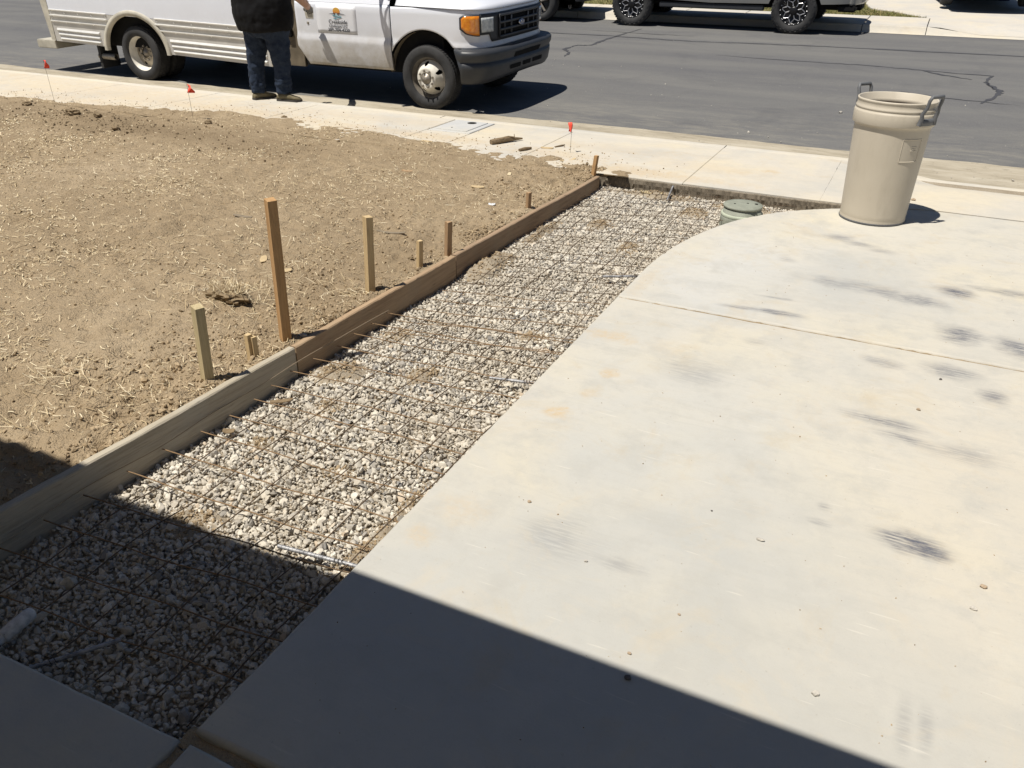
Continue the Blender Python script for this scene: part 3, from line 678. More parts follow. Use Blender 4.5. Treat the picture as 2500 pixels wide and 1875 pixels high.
# straw tufts
tx, ty = [], []
for cx, cy, q, m in [(-3.2, 3.05, .16, 260), (-3.0, 3.25, .22, 160), (-3.2, 2.05, .10, 140), (-2.98, 1.72, .10, 40), (-2.75, 2.0, .08, 50), (-3.6, 3.4, .3, 160), (-2.62, 3.4, .05, 60), (-4.3, 4.7, .4, 160), (-5.5, 4.6, .5, 160), (-3.9, 5.7, .35, 110), (-3.1, 5.0, .3, 90), (-2.5, 5.9, .08, 30)]:
    tx.append(RNG.normal(cx, q, m)); ty.append(RNG.normal(cy, q, m))
x = np.concatenate(tx); y = np.concatenate(ty); k = x < np.interp(y, [a for a, b in BX], [b for a, b in BX]) - .05; x, y = x[k], y[k]; n = len(x)
straws(x, y, yard_z(x, y) + .002, RNG.uniform(.02, .075, n), RNG.uniform(.0006, .0014, n), RNG.normal(0, .02, n), RNG, 'straw', 'straw_tufts', 'thicker tufts of dry straw in the bare yard')
# crumbs swept onto the sidewalk
n = 700; x = RNG.uniform(-10.5, -1.8, n); ye = np.interp(x, [a for a, b in YE], [b for a, b in YE]); y = ye + np.abs(RNG.normal(0, .28, n)); k = y < 8.2; x, y = x[k], y[k]
s = .003 + .007 * RNG.random(len(x)) ** 2.5
V, F = scatter(SH1, ICO1[1], np.stack([x, y, s * .4], 1), s, RNG, (1, .85, .6))
np_obj('sidewalk_crumbs', V, F, 'clod_soil', kind='stuff', label='crumbs of soil spilled onto the sidewalk', cat='soil')
n = 260; x = RNG.uniform(-7, 2.5, n); y = 8.6 + RNG.random(n) ** 2 * 5; s = .004 + .010 * RNG.random(n) ** 4
V, F = scatter(SH1, ICO1[1], np.stack([x, y, np.where(y < 9.3, -.147, ROAD(y)) + s * .4], 1), s, RNG, (1, .85, .7))
np_obj('road_grit', V, F, 'stone_pale', kind='stuff', label='pale grit scattered on the road beside the gutter', cat='grit')

# ------------------------------------------------------------------ gravel bed in the trench
MND = [(-2.27, 2.79, .17, .15, .024), (-2.27, 4.42, .13, .32, .055), (-2.05, 1.62, .14, .11, .02), (-1.9, 2.95, .1, .12, .015), (-1.6, 3.6, .09, .12, .014), (-1.95, 5.6, .12, .2, .018), (-1.6, 5.2, .1, .2, .016), (-1.42, 6.22, .16, .14, .026), (-2.18, 2.13, .07, .06, .012), (-1.37, 1.72, .06, .16, .024), (-2.24, 3.3, .10, .12, .014), (-2.26, 5.2, .06, .35, .035),
       (-1.85, 6.55, .45, .07, .04), (-1.1, 6.5, .3, .12, .035), (-2.1, 2.5, .1, .1, .012), (-1.40, 2.05, .04, .2, .014), (-1.75, 2.1, .08, .08, .008)]
def bed_z(x, y):
    z = -.113 + .016 * fbm(x * 3, y * 3, 3) + .012 * fbm(x * 25, y * 25, 3)
    z = z + .020 * fbm(x * 1.5 + 9, y * 1.5, 2)
    for (cx, cy, rx, ry, h) in MND:
        z = z + (h + .008) * (1 + 1.3 * fbm(x * 22, y * 22, 3)) * sstep(1.25, .1, np.hypot((x - cx) / rx, (y - cy) / ry) + .9 * fbm(x * 8, y * 8, 3))
    return z
sex = lambda y: np.interp(y, [p[0] for p in SEs], [p[1] for p in SEs])
bxx = lambda y: np.interp(y, [a for a, b in BX], [b for a, b in BX])
ny, nx = 420, 100; yy = np.linspace(.80, 6.72, ny); T = np.linspace(0, 1, nx)
Y2, T2 = np.meshgrid(yy, T, indexing='ij'); X2 = (bxx(Y2) - .03) * (1 - T2) + (np.maximum(sex(Y2), -1.31) + .12) * T2
Z2 = bed_z(X2, Y2); V = np.stack([X2, Y2, Z2], -1).reshape(-1, 3); I = np.arange(ny * nx).reshape(ny, nx)
F = np.stack([I[:-1, :-1], I[1:, :-1], I[1:, 1:], I[:-1, 1:]], -1).reshape(-1, 4)[:, ::-1]
np_obj('trench_bed', V, F, 'gravel_soil', True, kind='structure')
def gravel_points(y0, y1, step):
    gx, gy = np.meshgrid(np.arange(-2.5, -.1, step), np.arange(y0, y1, step)); gx = gx.ravel() + RNG.uniform(-.5, .5, gx.size) * step; gy = gy.ravel() + RNG.uniform(-.5, .5, gy.size) * step
    k = (gx > bxx(gy) + .006) & (gx < sex(gy) + .02 + .0 * gy) & (gy < 6.66) & (gy > .86)
    return gx[k], gy[k]
VV, FF, off = [], [], 0
SH2 = rock_shapes(14, ICO2, RNG, 9)
for shp, (y0, y1, step) in ((SH2, (.84, 2.75, .0185)), (SH1, (2.75, 6.7, .0185)), (SH1, (.84, 6.7, .017))):
    x, y = gravel_points(y0, y1, step); s = np.clip(.0072 + .0078 * RNG.random(len(x)) ** 1.6 + .008 * (RNG.random(len(x)) < .07) + .006 * (RNG.random(len(x)) < .02), .006, .027)
    if step < .0175: s = .0040 + .0042 * RNG.random(len(x))
    z0 = -.113 + .016 * fbm(x * 3, y * 3, 3) + .020 * fbm(x * 1.5 + 9, y * 1.5, 2)
    z = z0 + .008 + RNG.uniform(-.006, .006, len(x)) + s * .15
    dirt = bed_z(x, y) > z0 + .022; k = ~(dirt & (RNG.random(len(x)) < .9)); x, y, z, s = x[k], y[k], z[k], s[k]
    v, f = scatter(shp, (ICO2 if shp is SH2 else ICO1)[1], np.stack([x, y, z], 1), s, RNG, (1.12, .88, .66))
    VV.append(v); FF.append(f + off); off += len(v)
np_obj('gravel', np.concatenate(VV), np.concatenate(FF), 'gravel_stone', False, kind='stuff', label='grey and beige crushed gravel filling the trench', cat='gravel')

# crumbs and clods lying on the soil patches in the trench
cx_, cy_ = [], []
for (mx, my, rx, ry, h) in MND:
    m_ = int(260 * (rx * ry) ** .5 / .1); cx_.append(RNG.normal(mx, rx * .55, m_)); cy_.append(RNG.normal(my, ry * .55, m_))
x = np.concatenate(cx_); y = np.concatenate(cy_); k = (x > bxx(y) + .005) & (x < sex(y) - .005) & (y < 6.65); x, y = x[k], y[k]; s = .0025 + .0075 * RNG.random(len(x)) ** 2.5
V, F = scatter(SH1, ICO1[1], np.stack([x, y, bed_z(x, y) + s * .4], 1), s, RNG, (1, .85, .7))
np_obj('trench_crumbs', V, F, 'clod_soil', kind='stuff', label='crumbs of soil on the dirt patches among the gravel', cat='soil')

# ------------------------------------------------------------------ the house the camera stands at (its eave shades the foreground)
hs = thing('house', (0, -.6, 0), 'tan stucco house whose eave shades the foreground slabs', 'house')
MB().box(-9, 9, -8, -.6, -.1, 2.45).build('wall', 'stucco', hs)
MB().prism([(.678, 2.60), (-4.3, 3.95), (-9.2, 2.60), (-9.2, 2.42), (-4.3, 3.75), (.66, 2.42)], -9.5, 9.5, 'YZ').build('roof', 'roof_tile', hs)
MB().box(-9.4, 9.4, -.58, .60, 2.40, 2.418).build('soffit', 'white_trim', hs)
MB().box(-.3, 4.6, -.6, -.57, 0, 2.15, .01).build('garage_door', 'white_trim', hs)
# ================================================================== THINGS NEAR THE CAMERA
# formwork boards: real planks with a waney, slightly bowed top edge
def board(y0, y1, mat, label, seed, y0gap=0.0, depth=.19):
    rr = random.Random(seed); m = MB(); rows = []
    for y in np.linspace(y0, y1, 40):
        x = ix(y, BX) + .003 * math.sin(y * 3 + seed); z = ix(y, BZ) + .002 * math.sin(y * 5 + seed * 2) + rr.uniform(-.0012, .0012); b = .004 + rr.uniform(0, .002); t = .038
        rows.append([(x, y, z - depth), (x + rr.uniform(-.0006, .0006), y, z - depth * .5), (x, y, z - b), (x - b, y, z), (x - t + b, y, z), (x - t, y, z - b), (x - t, y, z - depth)])
    m.grid(rows, False); m.add(rows[0], [tuple(range(7))]); m.add(rows[-1], [tuple(range(7))])
    return m.build('form_board', mat, label=label, cat='board', group='formwork boards along the trench')
board(.872, 2.672, 'grey_timber', 'weathered grey formwork board nearest the camera, half in shade', 1)
board(2.684, 4.152, 'brown_timber', 'middle brown formwork board behind the tall stake', 2)
board(4.163, 6.555, 'brown_timber_far', 'long brown formwork board ending at the sidewalk', 3)

def stake(x, y, ztop, w, t, mat, label, lean=(0, 0), point=True, rot=0.0, pieces=1, seed=0, z0=-.06):
    rr = random.Random(seed); zg = z0
    def one(m, ox, oy, zt, w, t):
        rows = []
        for k, q in enumerate(np.linspace(0, 1, 7)):
            z = zg + (zt - zg) * q; cx = x + ox + lean[0] * (z / max(zt, .1)); cy = y + oy + lean[1] * (z / max(zt, .1)); s = 1 + rr.uniform(-.015, .015)
            pts = [(-w / 2, -t / 2), (w / 2, -t / 2), (w / 2, t / 2), (-w / 2, t / 2)]
            rows.append([(cx + s * (a * math.cos(rot) - b * math.sin(rot)), cy + s * (a * math.sin(rot) + b * math.cos(rot)), z + (rr.uniform(-.004, .004) if k == 6 else 0)) for a, b in pts])
        m.add([q for r_ in rows for q in r_], [(i * 4 + j, i * 4 + (j + 1) % 4, (i + 1) * 4 + (j + 1) % 4, (i + 1) * 4 + j) for i in range(6) for j in range(4)])
        m.add(rows[-1], [(0, 1, 2, 3)])
    if pieces == 1:
        m = MB(); one(m, 0, 0, ztop, w, t); return m.build('stake', mat, label=label, cat='stake', group='wooden stakes along the formwork')
    th = thing('stake', (x, y, 0), label, 'stake', 'wooden stakes along the formwork')
    for k in range(pieces):
        m = MB(); one(m, (-.012, .002)[k], (0, .012)[k], ztop - .006 * k + .004 * (1 - k), w * .72, t); m.build('slat', mat, th)
    return th
stake(-2.537, 2.242, .405, .044, .040, 'stake_green_pine', 'pale greenish stake leaning at the grey board, medium height', lean=(.012, .01), rot=-.35, seed=1)
stake(-2.527, 2.52, .158, .036, .026, 'stake_pale', 'very short split double stake just before the tall stake', rot=-.2, pieces=2, seed=2)
stake(-2.512, 2.73, .735, .045, .044, 'stake_orange', 'tallest orange brown stake rising above all others', lean=(.012, .01), rot=-.5, seed=3)
stake(-2.528, 3.462, .462, .042, .040, 'stake_pale', 'second tallest pale stake with a dark split down its face', lean=(.020, .0), rot=-.45, seed=4)
stake(-2.50, 3.935, .19, .028, .028, 'stake_pale', 'short thin pale stake in front of a taller red one', lean=(.01, 0), rot=-.4, seed=5)
stake(-2.462, 4.21, .237, .034, .034, 'stake_red', 'reddish brown stake at the joint of the two far boards', lean=(.012, 0), rot=-.45, seed=6)
stake(-2.435, 5.345, .147, .028, .030, 'stake_red', 'small weathered stake halfway along the farthest board', lean=(.005, 0), rot=-.4, seed=7)
stake(-2.385, 6.56, .172, .034, .026, 'stake_orange', 'last small stake at the sidewalk end of the formwork', lean=(.02, 0), rot=-.4, seed=8)

# welded wire reinforcement: two overlapping sheets, every wire its own part
def wire(pts, parent, r=.0025, mat='rusty_wire'):
    MB().tube(pts, r, 6).build('wire', mat, parent)
def clip_ok(x, y): return x > bxx(y) + .004 and x < float(sex(y)) - .004 and .90 < y < 6.6 and not (math.hypot(x + 1.03, y - 6.10) < .158)
def runs(f, n=80):
    """keep the runs of a wire that lie inside the trench"""
    out, cur = [], []
    for q in np.linspace(0, 1, n):
        p = f(q)
        if clip_ok(p[0], p[1]): cur.append(p)
        else:
            if len(cur) > 4: out.append(cur)
            cur = []
    if len(cur) > 4: out.append(cur)
    return out
rw = random.Random(5)
def mesh_h(x, y): return -.052 + .020 * float(fbm(np.array(x * 1.5 + 9), np.array(y * 1.5), 2)) + .005 * float(fbm(np.array(x * 2.2), np.array(y * 2.2), 2)) * 2
m1 = thing('wire_mesh', (-1.9, 1.0, -.06), 'rusty welded wire mesh sheet over the shaded near half of the gravel', 'wire mesh', 'wire mesh sheets in the trench')
for k, x0 in enumerate([-2.44, -2.262, -2.083, -1.893, -1.703, -1.522, -1.372]):
    ph = rw.uniform(0, 6)
    def f(q, x0=x0, ph=ph):
        y = .90 + q * 2.5; x = x0 + .036 * max(0, y - 1.5) + .005 * math.sin(y * 9 + ph); z = mesh_h(x, y) + .004 * math.sin(y * 11 + ph) + .004
        if x0 < -2.4: x = max(x, bxx(y) + .006); z += .03
        return (x, y, z)
    for r_ in runs(f): wire(r_, m1, mat='face_wire' if x0 < -2.4 else 'dark_wire', r=.0016 if x0 < -2.4 else .0025)
TY = [1.02, 1.18, 1.345, 1.508, 1.687, 1.862, 2.032, 2.18, 2.33, 2.462, 2.612, 2.765, 2.93, 3.09, 3.25, 3.40]
TR = [1.11, 1.27, 1.435, 1.60, 1.722, 1.898, 2.056, 2.222, 2.376, 2.542, 2.703, 2.869, 3.037, 3.20, 3.365, 3.53]
for a, b in zip(TY, TR):
    ph = rw.uniform(0, 6)
    def f(q, a=a, b=b, ph=ph):
        x = (-2.445 if a < 1.95 else -2.385 + .02 * math.sin(a * 9)) + q * (1.12 if a < 1.95 else 1.06); y = a + (b - a) * q + .003 * math.sin(x * 13 + ph); return (x, y, mesh_h(x, y) + .003 * math.sin(x * 9 + ph) + .012 * (1 - q) ** 3)
    for r_ in runs(f): wire(r_, m1)
m2 = thing('wire_mesh', (-1.8, 4.9, -.06), 'rusty welded wire mesh sheet over the far sunlit half of the gravel', 'wire mesh', 'wire mesh sheets in the trench')
for k in range(9):
    ph = rw.uniform(0, 6); x0 = -2.16 + k * .153
    def f(q, x0=x0, ph=ph):
        y = 3.12 + q * 3.5; x = x0 - .035 * (y - 3.5) * (1 - .3 * q) + .006 * math.sin(y * 7 + ph); return (x, y, mesh_h(x, y) + .005 * math.sin(y * 9 + ph) + .002)
    for r_ in runs(f, 120): wire(r_, m2, mat='dark_wire')
for k in range(20):
    ph = rw.uniform(0, 6); yl = 3.22 + k * .165
    def f(q, yl=yl, ph=ph):
        x = -2.30 + q * 1.9; y = yl + (.20 + .004 * k) * (x + 2.2) + .003 * math.sin(x * 12 + ph); return (x, y, mesh_h(x, y) + .003 * math.sin(x * 9 + ph))
    for r_ in runs(f, 120): wire(r_, m2, .0021, 'rusty_wire' if k < 5 else 'dark_wire')

# epoxy-grey dowels sticking out of the slabs, wired to the mesh
def dowel(a, b, label, r=.0065, kink=None):
    root = thing('rebar_dowel', b, label, 'rebar', 'rebar dowels in the trench')
    pts = [a] + ([kink] if kink else []) + [b]; m = MB(); m.tube(pts, r, 10)
    A, B = Vector(pts[0]), Vector(pts[-1])
    m.build('bar', 'epoxy_rebar', root)
    rb = MB()
    for p, q in zip(pts[:-1], pts[1:]):
        p, q = Vector(p), Vector(q); n = int((q - p).length / .014); d = (q - p).normalized()
        for i in range(1, n): c = p + (q - p) * i / n; rb.tube([c - d * .0016, c + d * .0016], r * 1.22, 10)
    rb.build('rib', 'epoxy_rebar', root)['kind'] = 'stuff'
    c = A * .35 + B * .65; d = (B - A).normalized(); s = d.orthogonal().normalized(); u = d.cross(s); pts = []
    for k in range(26): t = k / 25; an = t * 14; pts.append(c + d * (t - .5) * .03 + (s * math.cos(an) + u * math.sin(an)) * (r + .002))
    pts += [pts[-1] + Vector((.01, -.012, .02)), pts[-1] + Vector((.022, -.01, .028))]
    MB().tube(pts, .0011, 5).build('tie_wire', 'tie_wire', root)
dowel((-1.628, 1.600, -.045), (-1.28, 1.645, -.05), 'grey rebar dowel lying at the edge of the house shadow')
dowel((-1.545, 2.995, -.048), (-1.28, 3.055, -.05), 'pale rebar dowel midway along the straight slab edge')
dowel((-1.53, 4.48, -.05), (-1.27, 4.62, -.05), 'rebar dowel beside the start of the slab joint')
dowel((-1.16, 5.42, -.055), (-.95, 5.62, -.05), 'rebar dowel low at the curved slab edge before the green box')
dowel((-1.768, 1.075, -.055), (-1.93, .85, -.05), 'dark rebar dowel in the shaded corner beside the walk slab')
dowel((-1.69, 6.42, -.085), (-1.72, 6.70, -.045), 'bent rebar stub leaning on the cut sidewalk edge', kink=(-1.70, 6.60, -.015))

# capped pvc pipe end in the shaded corner
pp = thing('pipe_end', (-2.1, .95, -.09), 'dirty white capped plastic pipe end with black tape', 'pipe')
a, b = Vector((-2.10, .78, -.085)), Vector((-2.088, 1.035, -.045)); d = (b - a).normalized()
MB().tube([a, b - d * .09], .0165, 18).build('pipe', 'white_pvc', pp)
MB().tube([b - d * .105, b - d * .10, b - d * .02, b - d * .007, b], [.019, .0215, .0215, .019, .010], 20).build('cap', 'white_pvc', pp)
for o in (.125, .155): MB().tube([b - d * o, b - d * (o + .012)], .0178, 18).build('tape', 'black_tape', pp)

# round green valve box
gb = thing('valve_box', (-1.03, 6.10, -.11), 'round green plastic valve box between gravel and curved slab', 'valve box')
c = (-1.03, 6.10, 0)
MB().lathe([(.158, -.13), (.154, -.05), (.149, -.02), (.141, -.015), (.136, .037), (.128, .037)], c, n=40).build('body', 'green_plastic', gb)
MB().lathe([(.1515, -.028), (.1535, -.020), (.151, -.008), (.141, -.006)], c, n=40).build('collar', 'green_plastic_dusty', gb)
lid = MB().lathe([(.128, .033), (.141, .035), (.143, .045), (.139, .052), (.10, .056), (.05, .058), (0.001, .059)], c, n=40).build('lid', 'green_plastic', gb)
for x, y, r_ in ((-.055, -.03, .008), (.03, .02, .009), (.09, .03, .012)):
    MB().lathe([(r_, .0555), (r_, .0590), (.0005, .0592)], (c[0] + x, c[1] + y, 0), n=14).build('lid_hole', 'dark_hole', lid)

# the rubbish bin
BC = (-.152, 6.385, 0)
bn = thing('trash_can', BC, 'tall beige plastic trash can with grey handles and no lid', 'trash can')
body = [(.001, .012), (.19, .012), (.212, .0), (.222, .004), (.226, .014), (.221, .030), (.2225, .035)]
body += [(.2225 + (.2465 - .2225) * t, .035 + (.655 - .035) * t) for t in np.linspace(.05, 1, 14)] + [(.247, .672), (.254, .680)]
MB().lathe(body, BC, n=72).build('body', 'bin_plastic', bn)
MB().lathe([(.250, .676), (.262, .676), (.265, .683), (.2665, .752), (.263, .762), (.258, .766), (.258, .774), (.261, .778), (.2605, .786), (.2545, .793), (.2535, .820), (.2575, .826), (.2575, .834), (.252, .838), (.246, .834), (.244, .80), (.238, .795), (.236, .77), (.242, .765), (.236, .70)], BC, n=72).build('rim_band', 'bin_plastic', bn)
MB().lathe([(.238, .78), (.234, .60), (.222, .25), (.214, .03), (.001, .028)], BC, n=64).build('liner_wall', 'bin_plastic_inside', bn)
# dark ring where the base meets the slab
MB().lathe([(.205, .0015), (.2235, .0015), (.2285, .008), (.2255, .016), (.2235, .018)], BC, n=64).build('base_ring', 'bin_handle', bn)
def on_can(ang, z, off): rr_ = float(np.interp(z, [.035, .655, .68, .76, .84], [.2225, .2465, .2655, .2655, .2575])) + off; return (BC[0] + rr_ * math.cos(ang), BC[1] + rr_ * math.sin(ang), z)
for an in (R(-38), R(142)):
    h = .052 / .262; P = []
    H = MB()
    left = [on_can(an - h * 1.35, .700, .008), on_can(an - h * 1.15, .745, .012), on_can(an - h * 1.3, .775, .018), on_can(an - h * .95, .815, .032), on_can(an - h * 1.0, .862, .045), on_can(an - h * .82, .885, .05)]
    right = [on_can(an + h * 1.35, .700, .008), on_can(an + h * 1.15, .745, .012), on_can(an + h * 1.3, .775, .018), on_can(an + h * .95, .815, .032), on_can(an + h * 1.0, .862, .045), on_can(an + h * .82, .885, .05)]
    ho = H.tube(left + right[::-1], [.015, .0145, .013, .0115, .0115, .0125, .0125, .0115, .0115, .013, .0145, .015], 10).build('handle', 'bin_handle', bn)
    cl = MB(); rows = [[on_can(an + s_ * h * 1.1, z, o_) for z, o_ in ((.695, .001), (.697, .012), (.735, .014), (.742, .001))] for s_ in np.linspace(-1, 1, 9)]
    cl.grid(rows); cl.build('clip', 'bin_handle', ho)
# raised frame and mark moulded on the side
fr = MB(); A0, A1, Z0, Z1 = R(-67), R(-34), .455, .605
def ridge(pts, w=.0032): fr.tube(pts, w, 6)
ridge([on_can(A0, Z1, 0), on_can(A0, Z0, 0)] ); ridge([on_can(a_, Z1, 0) for a_ in np.linspace(A0, A1, 12)]); ridge([on_can(a_, Z0, 0) for a_ in np.linspace(A0, A1, 12)])
ridge([on_can(A1, z, 0) for z in np.linspace(Z0, Z1, 5)])
fr.build('moulded_frame', 'bin_plastic', bn)
lg = MB()
for k, z in enumerate((.525, .538, .551)):
    lg.tube([on_can(a_, z + .006 * math.sin((a_ - A0) * 4), 0) for a_ in np.linspace(R(-52) + .03 * (k == 1), R(-41) - .04 * (k == 1), 8)], .0026, 6)
lg.build('moulded_mark', 'bin_plastic', bn)

# survey flags
def flag(x, y, h, label, tilt, fold):
    z0 = float(yard_z(np.array([x]), np.array([y]))[0]) if y < 7.3 else 0
    t_ = thing('marker_flag', (x, y, z0), label, 'marker flag', 'small red marker flags')
    top = Vector((x + tilt, y, z0 + h)); MB().tube([(x, y, z0 - .05), (x + tilt * .45, y, z0 + h * .5), top], .0016, 6).build('wire', 'flag_wire', t_)
    m = MB(); rows = []
    for i in range(7):
        q = i / 6; rows.append([(top.x + fold[0] * q * .075 - tilt * .1 * j / 4, top.y + .018 * math.sin(q * 5 + j) + fold[1] * q * .075, top.z - .085 * j / 4 * (1 - fold[2] * q * .6) - fold[3] * q * .05) for j in range(5)])
    m.grid(rows); o = m.build('pennant', 'flag_fabric', t_)
    sm_ = o.modifiers.new('thick', 'SOLIDIFY'); sm_.thickness = .0012
flag(-9.31, 6.77, .475, 'red marker flag farthest left, near the rear of the van', -.02, (.45, .25, .0, .2))
flag(-7.05, 6.71, .36, 'drooping red marker flag at the dirt edge behind the standing person', -.01, (.8, .3, .7, .9))
flag(-2.885, 7.265, .285, 'red marker flag beside the last stake of the formwork', .008, (-.55, .2, 0, .05))

# concrete utility lid set into the sidewalk
ub = thing('utility_box', (-4.376, 7.86, 0), 'grey concrete utility box lid set in the sidewalk', 'utility box')
v, f, s = slab_mesh([(-4.618, 7.562), (-4.135, 7.562), (-4.135, 8.165), (-4.618, 8.165)], .002, .1, seed=61); mesh_obj('frame', v, f, 'utility_concrete', ub, s)
v, f, s = slab_mesh([(-4.56, 7.62), (-4.195, 7.62), (-4.195, 8.12), (-4.56, 8.12)], .010, .02, seed=62, bev=.006); mesh_obj('lid', v, f, 'utility_concrete', ub, s)
MB().lathe([(.05, .0105), (.05, .0125), (.044, .0135), (.001, .0128)], (-4.34, 8.02, 0), n=24).build('cover_plate', 'dark_hole', ub)
MB().lathe([(.010, .0105), (.010, .012), (.001, .0122)], (-4.42, 7.72, 0), n=12).build('lift_hole', 'dark_hole', ub)

# sticks, chips and other litter
def stick(name, pts, rad, mat, label, cat='stick', n=9, twigs=()):
    m = MB(); m.tube(pts, rad, n, smooth=False)
    for tw, tr in twigs: m.tube(tw, tr, 6)
    return m.build(name, mat, label=label, cat=cat)
stick('branch', [(-3.70, 7.22, .022), (-3.66, 7.29, .026), (-3.62, 7.36, .03), (-3.57, 7.45, .026), (-3.515, 7.545, .018)], [.026, .030, .026, .020, .008], 'bark', 'thick broken branch lying on the sidewalk', 'branch',
      twigs=[([(-3.63, 7.34, .045), (-3.60, 7.40, .052), (-3.55, 7.44, .046)], [.012, .010, .006]), ([(-3.56, 7.46, .04), (-3.57, 7.47, .07)], [.004, .003]), ([(-3.69, 7.25, .04), (-3.675, 7.26, .06)], [.006, .003])])
stick('stick', [(-3.332, 7.085, .012), (-3.30, 7.15, .016), (-3.272, 7.225, .012)], [.013, .017, .011], 'bark', 'short fat stick beside the broken branch on the sidewalk')
stick('stick', [(-3.10, 7.40, .006), (-3.06, 7.47, .01), (-3.05, 7.53, .007)], [.006, .008, .004], 'bark', 'thin twig on the sidewalk under the nearest flag')
def chip(x, y, l, w, rot, mat, label, cat='wood chip', t=.004, curl=.004):
    z = (float(yard_z(np.array([x]), np.array([y]))[0]) if x < -2.42 and y < 7.0 else (0 if y > 6.6 else -.08)) + .006
    P = []
    for i in range(5):
        q = i / 4 - .5; ww = w * (1 - 1.6 * q * q); P.append([(q * l, s_ * ww / 2, curl * 4 * q * q + .006 * s_ * .3) for s_ in (-1, 0, 1)])
    m = MB(); Q = [[(x + a * math.cos(rot) - b * math.sin(rot), y + a * math.sin(rot) + b * math.cos(rot), z + c_) for a, b, c_ in r_] for r_ in P]
    m.grid(Q, False); Q2 = [[(a, b, c_ - t) for a, b, c_ in r_] for r_ in Q]; m.grid(Q2, False)
    rim = lambda A: A[0] + [r_[-1] for r_ in A[1:]] + A[-1][::-1][1:] + [r_[0] for r_ in A[1:-1]][::-1]
    a_, b_ = rim(Q), rim(Q2); k = len(a_); m.add(a_ + b_, [(i, (i + 1) % k, k + (i + 1) % k, k + i) for i in range(k)])
    return m.build(name_for[cat], mat, label=label, cat=cat)
name_for = {'wood chip': 'wood_chip', 'leaf': 'dry_leaf', 'wrapper': 'plastic_scrap'}
chip(-3.15, 7.33, .12, .05, .2, 'wood_chip', 'pale flat wood chip on the sidewalk near the twig')
chip(-2.79, 6.98, .17, .035, 1.0, 'wood_chip', 'long curled pale wood splinter below the nearest flag', curl=.012)
chip(-2.70, 5.28, .05, .04, .3, 'clear_plastic', 'scrap of clear plastic on the dirt', 'wrapper')
chip(-3.01, 6.21, .10, .03, 1.9, 'straw', 'bright straw-coloured chip in the middle of the far dirt')
chip(-3.05, 5.72, .11, .05, .2, 'wood_chip', 'broad wood chip on the dirt left of the small far stake')
chip(-2.52, 4.64, .06, .022, 2.6, 'wood_chip', 'small wood chip near the joint of the far boards')
chip(-3.84, 5.92, .10, .03, .1, 'stake_red', 'reddish wood chip on the dirt near the sidewalk')
chip(-4.28, 6.98, .12, .035, .0, 'wood_chip', 'pale wood chip at the dirt edge below the utility box')
chip(-3.42, 3.62, .11, .045, -.9, 'wood_chip', 'tan wood chip lying left of the tall stake')
chip(-3.18, 3.52, .09, .05, .6, 'wood_chip', 'pale curled chip between tall stake and second stake')
chip(-4.15, 4.25, .16, .03, .05, 'grey_chip', 'grey splinter of wood in the middle of the yard')
chip(-3.02, 4.42, .20, .02, .25, 'grey_chip', 'thin grey twig-like splinter beyond the second tallest stake', curl=.01)
chip(-2.30, 2.42, .10, .022, .7, 'bark', 'brown wood splinter on the gravel edge under the grey board')
chip(-2.33, 2.12, .05, .03, .4, 'bark', 'small brown wood chunk on gravel beside the grey board')
chip(-1.86, 6.55, .18, .06, .1, 'leaf_litter', 'curled tan leaf against the cut sidewalk edge', 'leaf')
stick('stick', [(-3.38, 3.02, .03), (-3.31, 3.09, .035), (-3.26, 3.15, .03)], [.014, .017, .01], 'grey_chip', 'stubby grey root piece beside the dug-up turf clump')

# dug-up turf clump and bigger soil lumps
ICO3 = ico(4)
def lump(x, y, r_, label, seed, mat='dark_clod_soil', cat='soil clod', name='soil_clod', sq=(1.15, .9, .65)):
    r_ *= .75; o_ = seed * 7.3; b0 = ICO3[0]; k_ = 1 + 1.1 * fbm(b0[:, 0] * 1.6 + o_, b0[:, 1] * 1.6 + b0[:, 2] * 1.3, 4) + .5 * fbm(b0[:, 2] * 5 + o_, b0[:, 0] * 5 - b0[:, 1] * 4, 2); v = b0 * k_[:, None] * np.array(sq) * r_
    z = float(yard_z(np.array([x]), np.array([y]))[0]) if x < -2.4 and y < 7.4 else 0
    v = v + np.array([x, y, z + r_ * .35]); return mesh_obj(name, v.tolist(), [tuple(map(int, q)) for q in ICO3[1]], mat, None, label=label, cat=cat)
tc = thing('turf_clump', (-3.16, 3.02, .03), 'dug-up clump of dry turf behind the leaning greenish stake', 'turf')
rng = np.random.default_rng(9); b0 = ICO3[0]; v = b0 * (1 + .9 * fbm(b0[:, 0] * 2.2, b0[:, 1] * 2.2 + b0[:, 2] * 1.7, 4) + .5 * fbm(b0[:, 2] * 7, b0[:, 0] * 7 - b0[:, 1] * 5, 2))[:, None] * np.array([.13, .07, .05]) + np.array([-3.14, 3.02, .06])
mesh_obj('soil', v.tolist(), [tuple(map(int, q)) for q in ICO3[1]], 'dark_clod_soil', tc)
m = MB()
for k in range(260):
    a = rng.uniform(0, 6.28); r_ = rng.random() ** .5; p = Vector((-3.14 + .13 * r_ * math.cos(a), 3.03 + .07 * r_ * math.sin(a), .09)); q = p + Vector((rng.normal(0, .03), rng.normal(0, .03), rng.uniform(.005, .045))); w_ = Vector((-(q - p).y, (q - p).x, 0)).normalized() * .002
    m.add([p - w_, p + w_, q], [(0, 1, 2)])
m.build('dry_grass', 'straw', tc)['kind'] = 'stuff'
lump(-3.20, 2.07, .035, 'clod of soil with straw in the left foreground yard', 21, 'clod_soil')
lump(-8.16, 6.11, .085, 'biggest dark soil clod near the sidewalk at left', 22)
lump(-7.9, 6.2, .055, 'dark soil clod right beside the biggest one', 23)
lump(-9.24, 6.36, .06, 'dark soil clod at the far left near the first flag', 24)
